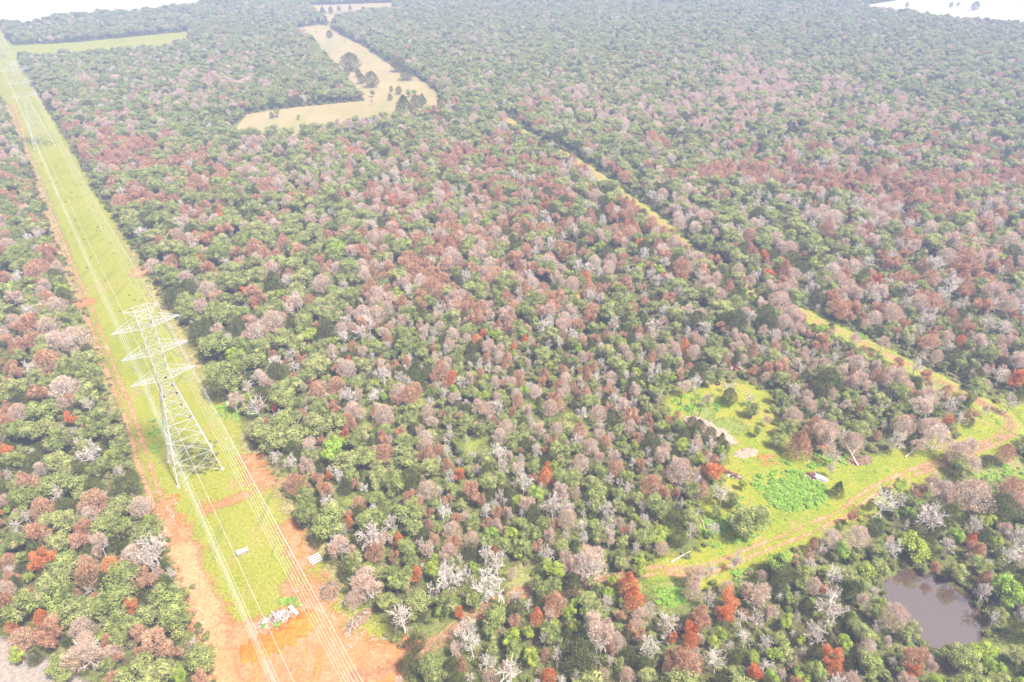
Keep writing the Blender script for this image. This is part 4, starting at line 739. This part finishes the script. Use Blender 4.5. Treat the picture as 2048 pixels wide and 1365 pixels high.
# ------------------------------------------------------------------ lattice pylons and their lines
steel = plain("galvanised steel", (.50, .50, .51), (.40, .40, .41), 1.0, .5, .0, .5)
glassm = plain("pale insulator glass", (.34, .36, .36), (.28, .30, .30), 3, .2, 0, .5)
wirem = plain("aluminium conductor", (.55, .55, .55), (.48, .48, .48), .2, .45, 0, .5)
concr = plain("footing concrete", (.55, .45, .36), (.42, .34, .27), 2)
AH = (41.6, 34.7, 27.7); AL = 7.1; HB, HW, ZW, ZT = 5.3, 1.4, 26.0, 46.0
def hw(z): return HW if z >= ZW else HB+(HW-HB)*z/ZW
def make_pylon(loc, label):
    root = empty("lattice_pylon", loc, label, "pylon", "pylons along the cleared strip", HEAD)
    cs = ((-1, -1), (1, -1), (1, 1), (-1, 1))
    for sx, sy in cs:
        mb = MB(); mb.bar((sx*HB, sy*HB, .2), (sx*HW, sy*HW, ZW), .13, .115, 4).bar((sx*HW, sy*HW, ZW), (sx*HW, sy*HW, ZT-1.2), .115, .085, 4)
        l = mb.build("leg", steel, root)
        MB().bar((sx*HB*1.0, sy*HB, -.3), (sx*HB, sy*HB, .35), .55, .45, 8).build("footing", concr, l)
    zs = [.0, 6.2, 11.6, 16.2, 20.0, 23.2, ZW]; zu = [ZW, 27.7, 30.2, 32.4, 34.7, 37.2, 39.4, 41.6, 43.8, ZT-1.2]
    def faces(z0, z1, mb, r, sub=False):
        for i in range(4):
            a0 = cs[i]; a1 = cs[(i+1) % 4]; h0, h1 = hw(z0), hw(z1)
            P = lambda c, h, z: Vector((c[0]*h, c[1]*h, z))
            A0, B0, A1, B1 = P(a0, h0, z0), P(a1, h0, z0), P(a0, h1, z1), P(a1, h1, z1)
            mb.bar(A0, B1, r).bar(B0, A1, r*.96).bar(A1, B1, r)
            if sub:
                X_ = A0.lerp(B1, h0/(h0+h1)); 
                for e0, e1 in ((A0, A1), (B0, B1)):
                    mb.bar(e0.lerp(e1, .5), A0.lerp(B1, .28) if e0 is A0 else B0.lerp(A1, .28), r*.6)
                    mb.bar(e0.lerp(e1, .5), X_, r*.6)
                    mb.bar(e0.lerp(e1, .5), (B0.lerp(A1, .76) if e0 is A0 else A0.lerp(B1, .76)), r*.55)
    mb = MB()
    for i in range(len(zs)-1): faces(zs[i], zs[i+1], mb, .054, True)
    mb.build("body_bracing", steel, root)
    mb = MB()
    for i in range(len(zu)-1): faces(zu[i], zu[i+1], mb, .046)
    for z in (AH[0], AH[1], AH[2]): mb.bar((-HW, -HW, z), (HW, HW, z), .05).bar((HW, -HW, z), (-HW, HW, z), .048)
    mb.build("cage_bracing", steel, root)
    for h in AH:
        for s in (-1, 1):
            tip = Vector((s*AL, 0, h+.15)); up = 2.3; mb = MB()
            f0 = Vector((s*HW, -HW, h)); b0 = Vector((s*HW, HW, h)); f1 = Vector((s*HW, -HW, h+up)); b1 = Vector((s*HW, HW, h+up))
            for q in (f0, b0): mb.bar(q, tip, .075)
            for q in (f1, b1): mb.bar(q, tip, .055)
            n = 6
            for k in range(n):
                t0, t1 = k/n, (k+1)/n
                mb.bar(f0.lerp(tip, t0), b0.lerp(tip, t1), .045).bar(b0.lerp(tip, t0), f0.lerp(tip, t1), .044).bar(f0.lerp(tip, t1), b0.lerp(tip, t1), .042)
                mb.bar(f0.lerp(tip, t1), f1.lerp(tip, t0), .032).bar(b0.lerp(tip, t1), b1.lerp(tip, t0), .032)
            arm = mb.build("crossarm", steel, root)
            bot = Vector((s*4.6, 0, h-3.4))
            for q in (Vector((s*(AL-.15), 0, h)), Vector((s*2.3, 0, h))):
                m2 = MB(); m2.bar(q, bot, .035)
                for k in range(14): c = q.lerp(bot, .12+.76*k/13); d = (bot-q).normalized(); m2.bar(c-d*.06, c+d*.06, .11, .07, 8)
                m2.build("insulator_string", glassm, arm)
    mb = MB()
    for s in (-1, 1):
        tip = Vector((s*3.4, 0, ZT)); mb.bar(tip, (s*HW, -HW, ZT-1.2), .06).bar(tip, (s*HW, HW, ZT-1.2), .06).bar(tip, (s*HW, -HW, ZT-.1), .05).bar(tip, (s*HW, HW, ZT-.1), .05)
        for t in (-1, 1): mb.bar((s*HW, t*HW, ZT-1.2), (s*HW, t*HW, ZT+.1), .09)
        mb.bar((s*HW, -HW, ZT-.1), (s*HW, HW, ZT-.1), .055)
    for t in (-1, 1): mb.bar((-HW, t*HW, ZT-.1), (HW, t*HW, ZT-.1), .06).bar((-HW, t*HW, ZT-1.2), (HW, t*HW, ZT-.1), .05)
    mb.build("peak", steel, root)
    return root
def copy_tree(o, parent=None):
    c = o.copy(); COL.objects.link(c); c.parent = parent
    for ch in list(o.children): copy_tree(ch, c)
    return c
SPAN = 335.0
p1 = make_pylon(tuple(LT), "tall steel lattice pylon in the near cleared strip, six crossarms, birds perched on it")
for n, lab in ((1, "distant hazy lattice pylon up the cleared strip, next beyond the near one"), (2, "faintest lattice pylon at the far top left end of the strip")):
    c = copy_tree(p1); c.location = tuple(LT+LD*SPAN*n); c["label"] = lab
def wire(att, sag, r, label, group):
    mb = MB(); xs = [-SPAN, 0, SPAN, 2*SPAN, 3*SPAN]
    for a in range(4):
        n = 26; prev = None
        for k in range(n+1):
            t = k/n; s = xs[a]+SPAN*t; P = LT+LD*s+LN*att[0]; q = Vector((P[0], P[1], att[1]-4*sag*t*(1-t)))
            if prev is not None: mb.bar(prev, q, r, r, 5)
            prev = q
    o = mb.build("power_line", wirem); tag(o, label, "power line", group)
for s, sn in ((-1, "left"), (1, "right")):
    for h, hn in zip(AH, ("upper", "middle", "lower")):
        for d, dn in ((-.24, "outer" if s < 0 else "inner"), (.24, "inner" if s < 0 else "outer")):
            wire((s*4.6+d, h-3.45), 9.0, .022, "%s wire of the pair hung from the %s %s crossarms" % (dn, hn, sn), "power lines strung between the pylons")
    wire((s*3.4, ZT), 7.0, .025, "thin earth wire strung from the %s tips of the pylon peaks" % sn, "power lines strung between the pylons")

# ------------------------------------------------------------------ vultures on the pylon
blk = plain("black feathers", (.012, .011, .012), (.02, .018, .018), 9)
def bird(p, lab, rz):
    root = empty("bird", p, lab, "bird", "black birds perched on the near pylon", rz)
    prof = [(-.30, .02, .0), (-.22, .06, .03), (-.1, .13, .1), (.02, .15, .2), (.10, .12, .32), (.14, .06, .42), (.17, .075, .49), (.22, .05, .52), (.29, .015, .50)]
    V = []; Fc = []; n = 8
    for x, r, z in prof:
        for k in range(n): a = 2*math.pi*k/n; V.append((x*.95, math.cos(a)*r*1.1, z+.12+math.sin(a)*r))
    for i in range(len(prof)-1):
        for k in range(n): j = (k+1) % n; Fc.append((i*n+k, i*n+j, (i+1)*n+j, (i+1)*n+k))
    Fc.append(tuple(range(n-1, -1, -1))); Fc.append(tuple(range((len(prof)-1)*n, len(prof)*n)))
    me = bpy.data.meshes.new("body"); me.from_pydata(V, [], Fc); link("body", me, blk, root)
    for s in (-1, 1):
        MB().quad((.12, s*.13, .42), (.04, s*.19, .25), (-.34, s*.1, .04), (-.1, s*.15, .40)).build("wing", blk, root)
        MB().bar((.0, s*.05, .18), (.02, s*.06, -.02), .018).build("leg", blk, root)
    root.scale = (1.25, 1.25, 1.25); return root
for i, (a, b, z, lab) in enumerate([(.2, -1.4, 27.8, "highest black bird, perched just under the lowest crossarms"), (1.0, -1.2, 25.3, "black bird on the pylon cage, second from top"), (-1.6, -1.6, 23.3, "black bird on the left pylon leg just below the waist"), (1.2, -1.9, 23.3, "black bird on the crossbar at the pylon waist"), (1.4, -2.4, 20.1, "black bird alone on the bar a little below the pylon waist"), (2.3, -2.9, 16.3, "lowest black bird, on a bar halfway down the pylon")]):
    p = LT+LN*a+LD*b; bird((p[0], p[1], z+.02), lab, i*1.3)

# ------------------------------------------------------------------ things lying in the clearings
def gpt(px, py, z=0): x, y = unp(px, py, z); return float(x), float(y)
board = plain("weathered white boards", (.44, .41, .39), (.33, .30, .28), 1.5)
paint = plain("old white paint", (.50, .47, .45), (.40, .36, .34), .8)
darkw = plain("dark wet wood", (.06, .045, .04), (.10, .07, .06), 3)
rust = plain("rusty scrap", (.16, .06, .045), (.25, .11, .08), 2)
bark = plain("grey log bark", (.45, .38, .34), (.30, .25, .22), 3)
tarp = plain("pale blue white sheet", (.40, .42, .50), (.33, .35, .42), .7, .6)
pinkw = plain("sun bleached brush", (.52, .36, .29), (.42, .28, .22), 3)
x, y = gpt(477, 1095)
root = empty("wooden_crate", (x, y, 0), "long grey lidded wooden crate standing in the strip below the near pylon", "crate", None, math.radians(28))
MB().box((0, 0, .38), (2.3, 1.0, .62)).build("box", board, root)
mb = MB()
for k in range(4): mb.box((0, -.40+k*.265, .76), (2.5, .24, .07))
mb.build("lid", paint, root)
for sx in (-1, 1): MB().box((sx*1.0, 0, .05), (.14, .96, .13)).build("runner", darkw, root)
x, y = gpt(622, 1111)
root = empty("stacked_planks", (x, y, 0), "flat rack of four white planks lying by the orange bare soil", "planks", None, math.radians(38))
for k in range(4): MB().box((0, -.99+k*.66, .24), (2.5, .44, .09), (0, 0, 0)).build("plank", paint, root)
MB().box((0, 0, .17), (2.3, 2.3, .03)).build("gap_shade_panel", darkw, root)  # dark panel added under the planks so the gaps between them look shaded
for sx in (-1, 1): MB().box((sx*.9, 0, .08), (.16, 2.5, .16)).build("bearer", darkw, root)
def heap(name, px, py, rx, ry, hz, n, mats, label, cat, lmin, lmax, th, rz=0, parts=None):
    x, y = gpt(px, py); root = empty(name, (x, y, 0), label, cat, None, rz)
    # a low mound of earth and litter under the pieces
    V = [(0, 0, hz*.7)]; Fc = []; n_ = 30; rings = 7
    for r in range(1, rings+1):
        for k in range(n_):
            a = 2*math.pi*k/n_; q = r/rings; j = random.uniform(.85, 1.12)
            V.append((math.cos(a)*rx*q*j, math.sin(a)*ry*q*j, hz*.7*(1-q)**.8-(.12 if r == rings else 0)+random.uniform(-.12, .16)*hz))
    for k in range(n_): Fc.append((0, 1+k, 1+(k+1) % n_))
    for r in range(rings-1):
        for k in range(n_): a0 = 1+r*n_+k; a1 = 1+r*n_+(k+1) % n_; Fc.append((a0, a0+n_, a1+n_, a1))
    me = bpy.data.meshes.new("mound"); me.from_pydata(V, [], Fc); link("mound", me, mats[-1], root)
    for k in range(n):
        r = math.sqrt(random.random()); a = random.uniform(0, 6.28); c = (math.cos(a)*rx*r*.9, math.sin(a)*ry*r*.9, hz*(1-r)*.8+.12)
        L = random.uniform(lmin, lmax); pr = MB()
        if th[2] == 'b': pr.box(c, (L, th[0]*random.uniform(.6, 1.6), th[1]), (random.gauss(0, .25), random.gauss(0, .25), random.uniform(0, 3.14)))
        else:
            d = Vector((random.gauss(0, 1), random.gauss(0, 1), random.gauss(0, .35))).normalized()*L*.5; d2 = (d+Vector((random.gauss(0, .2), random.gauss(0, .2), random.gauss(0, .2)))*L*.4)
            cc = Vector(c); cc.z = max(cc.z, abs(d.z)*.9+.03)
            pr.bar(cc-d, cc, th[0], th[0]*.8, 5).bar(cc, cc+d2, th[0]*.8, th[0]*.4, 5)
        pr.build(parts, mats[k % (len(mats)-1)], root)
    return root
earth = plain("heap soil", (.26, .16, .10), (.18, .12, .07), 2)
dirtw = plain("pinkish heap soil", (.48, .32, .25), (.38, .24, .18), 2)
heap("board_pile", 540, 1229, 4.2, 1.5, .8, 85, [plain("dull white boards", (.42, .39, .37), (.30, .27, .25), 1.5), plain("grey boards", (.34, .31, .30)), plain("pink grey boards", (.60, .48, .44)), earth], "long pile of pale broken boards at the edge of the orange soil", "rubble pile", .5, 1.9, (.20, .05, 'b'), math.radians(30), "board")
x, y = gpt(577, 1215); 
root = empty("timber_slab", (x, y, 0), "single long white slab leaning at the right end of the board pile", "slab", None, math.radians(-42))
MB().box((0, 0, .45), (2.6, .75, .22), (0, math.radians(7), 0)).build("slab", paint, root); MB().box((.9, 0, .12), (.2, .7, .24)).build("bearer", darkw, root)
heap("brush_pile", 649, 1176, 2.3, 2.6, 1.3, 60, [bark, pinkw, darkw, earth], "small heap of pale broken sticks right of the orange soil", "brush pile", .8, 2.4, (.045, .05, 'r'), 0, "stick")
heap("brush_pile", 1487, 917, 3.6, 1.9, .9, 45, [pinkw, bark, dirtw], "pinkish debris heap in the meadow left of the weeds", "brush pile", .6, 2.0, (.06, .05, 'r'), .3, "stick")
heap("scrap_heap", 1455, 958, 3.2, 1.0, .8, 26, [rust, darkw, plain("pale scrap", (.5, .42, .4)), earth], "dark rusty scrap heap beside the vivid orange tree", "scrap heap", .4, 1.3, (.35, .2, 'b'), math.radians(-40), "scrap_piece")
heap("scrap_heap", 1616, 966, 2.0, 1.6, 1.1, 30, [rust, plain("maroon scrap", (.13, .05, .05)), board, earth], "dark maroon scrap heap next to the pale blue sheet in the meadow", "scrap heap", .4, 1.2, (.35, .25, 'b'), .3, "scrap_piece")
heap("scrap_heap", 1473, 749, 3.0, 1.2, 1.0, 30, [plain("red scrap", (.34, .08, .05)), board, rust, earth], "red and white scrap heap at the upper edge of the meadow", "scrap heap", .5, 1.5, (.4, .15, 'b'), math.radians(-25), "scrap_piece")
heap("brush_pile", 1415, 870, 9.0, 3.4, 1.2, 95, [pinkw, plain("bleached straw brush", (.62, .52, .40)), bark, dirtw], "wide pinkish mound of cut brush left of the meadow", "brush pile", .8, 2.6, (.085, .05, 'r'), math.radians(-48), "stick")
heap("brush_pile", 1715, 936, 3.6, 1.8, 1.3, 45, [bark, darkw, pinkw, earth], "grey brush heap with a fallen trunk at the meadow's upper right", "brush pile", .8, 2.4, (.06, .05, 'r'), .2, "stick")
heap("brush_pile", 705, 1235, 4.0, 1.5, .8, 30, [bark, plain("bleached roots", (.6, .52, .48)), earth], "bleached roots lying beside the bare tree near the lower trail", "brush pile", .8, 2.6, (.07, .05, 'r'), .9, "root")
heap("brush_pile", 1870, 735, 6.5, 2.8, 1.0, 60, [bark, plain("mauve grey wood", (.42, .34, .36)), earth], "grey felled limbs heaped along the far side of the diagonal trail", "brush pile", 1.0, 3.4, (.07, .05, 'r'), -.6, "limb")
# the sheet: a crumpled tarpaulin over something low
x, y = gpt(1634, 970); n = 12; V = []; Fc = []
for i in range(n+1):
    for j in range(n+1):
        u, v = i/n-.5, j/n-.5; V.append((u*3.6+.15*math.sin(v*9), v*2.3*(1-.5*(u+.5)), .75*max(0, 1-(2*u)**4)*max(0, 1-(2*v)**4)+random.uniform(0, .07)))
for i in range(n):
    for j in range(n): a = i*(n+1)+j; Fc.append((a, a+n+1, a+n+2, a+1))
me = bpy.data.meshes.new("sheet"); me.from_pydata(V, [], Fc); so_ = link("tarpaulin", me, tarp, None, (x, y, .01)); so_.rotation_euler[2] = math.radians(-35)
sm = so_.modifiers.new("thick", 'SOLIDIFY'); sm.thickness = .02
tag(so_, "crumpled pale blue-white sheet spread in the meadow beside the maroon scrap", "tarpaulin")
# tyre
x, y = gpt(1433, 777); V = []; Fc = []; n1, n2 = 24, 10
for i in range(n1):
    for j in range(n2):
        a, b = 2*math.pi*i/n1, 2*math.pi*j/n2; r = .62+.22*math.cos(b); V.append((r*math.cos(a), r*math.sin(a), .2+.2*math.sin(b)))
for i in range(n1):
    for j in range(n2): Fc.append((i*n2+j, ((i+1) % n1)*n2+j, ((i+1) % n1)*n2+(j+1) % n2, i*n2+(j+1) % n2))
me = bpy.data.meshes.new("old_tyre"); me.from_pydata(V, [], Fc)
tag(link("old_tyre", me, plain("dark maroon rubber", (.06, .03, .03)), None, (x, y, 0)), "dark tyre lying in the grass at the top of the meadow", "tyre")
# snags, fallen trunks
def trunk_thing(name, p0, p1, z0, z1, r, mat, label, cat, twigs=4):
    a = Vector((*gpt(*p0), z0)); b = Vector((*gpt(p1[0], p1[1], z1), z1)); base = Vector((a.x, a.y, 0))
    root = empty(name, base, label, cat, "dead trunks around the meadow")
    mb = MB(); m = a.lerp(b, .5)+Vector((0, 0, .1)); mb.bar(a-base, m-base, r, r*.8, 7).bar(m-base, b-base, r*.8, r*.35, 7); mb.build("trunk", mat, root)
    for k in range(twigs):
        q = a.lerp(b, random.uniform(.4, .95))-base; d = Vector((random.gauss(0, 1), random.gauss(0, 1), random.uniform(.2, 1))).normalized()*random.uniform(.5, 1.4)
        MB().bar(q, q+d, r*.35, r*.12, 5).build("limb_stub", mat, root)
pale = plain("bleached trunk wood", (.62, .54, .50), (.48, .41, .37), 2)
for args in [((1710, 947), (1686, 900), .2, 4.0, .2, pale, "pale trunk leaning out of the brush heap at the meadow's upper right"),
             ((1698, 925), (1720, 898), .2, 1.2, .17, pale, "pale fallen trunk crossing the leaning one at the meadow edge"),
             ((1650, 908), (1632, 880), .2, 1.5, .22, pale, "long pale fallen trunk above the meadow scrap heaps"),
             ((1805, 932), (1830, 912), .2, .9, .2, pale, "fallen pinkish trunk at the meadow edge near the trail bend"),
             ((1820, 1006), (1817, 986), 0, 3.0, .13, pale, "left one of two white standing snags below the trail"),
             ((1833, 1003), (1832, 986), 0, 2.7, .13, pale, "right one of two white standing snags below the trail"),
             ((1672, 1072), (1685, 1052), .1, 2.2, .14, darkw, "leaning dark snag just below the trail by the meadow"),
             ((1332, 1133), (1372, 1110), .2, .7, .16, pale, "pale log lying in the grass above the lower trail"),
             ((1750, 1085), (1735, 1045), 0, 4.5, .12, pale, "slim pale snag above the pond woodland"),
             ((1835, 725), (1868, 752), .2, .8, .22, pale, "long pale log lying beside the diagonal trail"),
             ((1930, 770), (1958, 788), .2, .6, .2, pale, "pale fallen log near the end of the diagonal trail"),
             ((1374, 1058), (1366, 1040), 0, 2.4, .16, pale, "curved pale snag at the meadow's left edge"),
             ((1402, 1070), (1396, 1045), 0, 0.5, .10, pale, "short pale stick lying under the lone meadow oak"),
             ((1190, 765), (1205, 757), .1, 2.0, .16, pale, "short pale leaning trunk in the central woodland"),
             ((1358, 818), (1362, 795), 0, 5.0, .10, darkw, "left one of three dark charred trunks by the brush mound"),
             ((1383, 828), (1391, 798), 0, 5.4, .10, darkw, "middle one of three dark charred trunks by the brush mound"),
             ((1392, 844), (1405, 815), 0, 4.6, .10, darkw, "right one of three dark charred trunks by the brush mound")]:
    trunk_thing("dead_trunk", args[0], args[1], args[2], args[3], args[4], args[5], args[6], "dead trunk", 5)
# spoil bank of raw orange earth
bank = ground_mat("raw orange earth", [(.3, (.52, .14, .018)), (.55, (.60, .19, .03)), (.75, (.50, .22, .08))], .15, .6, bump=.8)
BL = smooth_line(G2([(468, 1300), (510, 1285), (560, 1262), (600, 1235), (622, 1222)]), 10)
V = []; Fc = []; nn = 13
for i, p in enumerate(BL):
    q = BL[min(i+1, len(BL)-1)]-BL[max(i-1, 0)]; q = q/np.linalg.norm(q); nrm = np.array([-q[1], q[0]]); f = math.sin(math.pi*(i+.3)/(len(BL)-.4))**.5
    wd = 3.4*(.6+.4*f)*(1+.15*math.sin(i*.9))
    for j in range(nn):
        t = j/(nn-1)*2-1; wd = 3.0*(.6+.4*f)*(1+.25*math.sin(i*1.3)+random.uniform(-.12, .12)); V.append((*(p+nrm*t*wd), 1.1*f*(1-t*t)*(1+.25*math.sin(i*.7+j))+random.uniform(-.06, .08)-(.25 if abs(t) > .95 else 0)))
for i in range(len(BL)-1):
    for j in range(nn-1): a = i*nn+j; Fc.append((a, a+nn, a+nn+1, a+1))
me = bpy.data.meshes.new("soil_bank"); me.from_pydata(V, [], Fc); me.polygons.foreach_set("use_smooth", [True]*len(me.polygons))
tag(link("soil_bank", me, bank), "low bank of raw vivid orange earth in front of the board pile", "soil bank")
# pale chips and litter strewn at the strip's right edge
pts = []
chip = MB().box((0, 0, .1), (.9, .12, .1), (0, 0, .3)).box((.2, .2, .1), (.5, .1, .1), (0, 0, 1.2)).mesh("chip_form"); chip.materials.append(board)
co_ = [bpy.data.objects.new("chip_form", chip)]
for _ in range(260):
    a, b = random.choice([(700, 1225), (730, 1260), (670, 1195), (470, 870), (490, 890), (330, 960), (370, 1250)]); x, y = unp(random.gauss(a, 28), random.gauss(b, 26))
    if openness(np.array([x]), np.array([y]))[0] > 0: pts.append((float(x), float(y), 0.02, random.uniform(.3, 1.0), random.uniform(.3, .8), 0, random.uniform(0, 6.28)))
gn_scatter("wood_chips", pts, co_, "pale wood splinters strewn over the bare ground of the strip", "wood chips")

# ------------------------------------------------------------------ haze
mh = bpy.data.materials.new("haze air"); mh.use_nodes = True; nt = mh.node_tree; nt.nodes.clear()
out = nt.nodes.new("ShaderNodeOutputMaterial"); pv = nt.nodes.new("ShaderNodeVolumePrincipled")
pv.inputs["Color"].default_value = (*HAZE_COL, 1); pv.inputs["Density"].default_value = HAZE; pv.inputs["Anisotropy"].default_value = 0.0
nt.links.new(pv.outputs[0], out.inputs["Volume"])
hz = MB().box((0, 3000, 60.0), (12900, 12900, 126.0)).build("haze", mh); tag(hz, "pale bluish haze thickening over the far woodland", "haze", None, "stuff")
print("trees", len(trees), "annotated", N_ANN, "single", len(single))
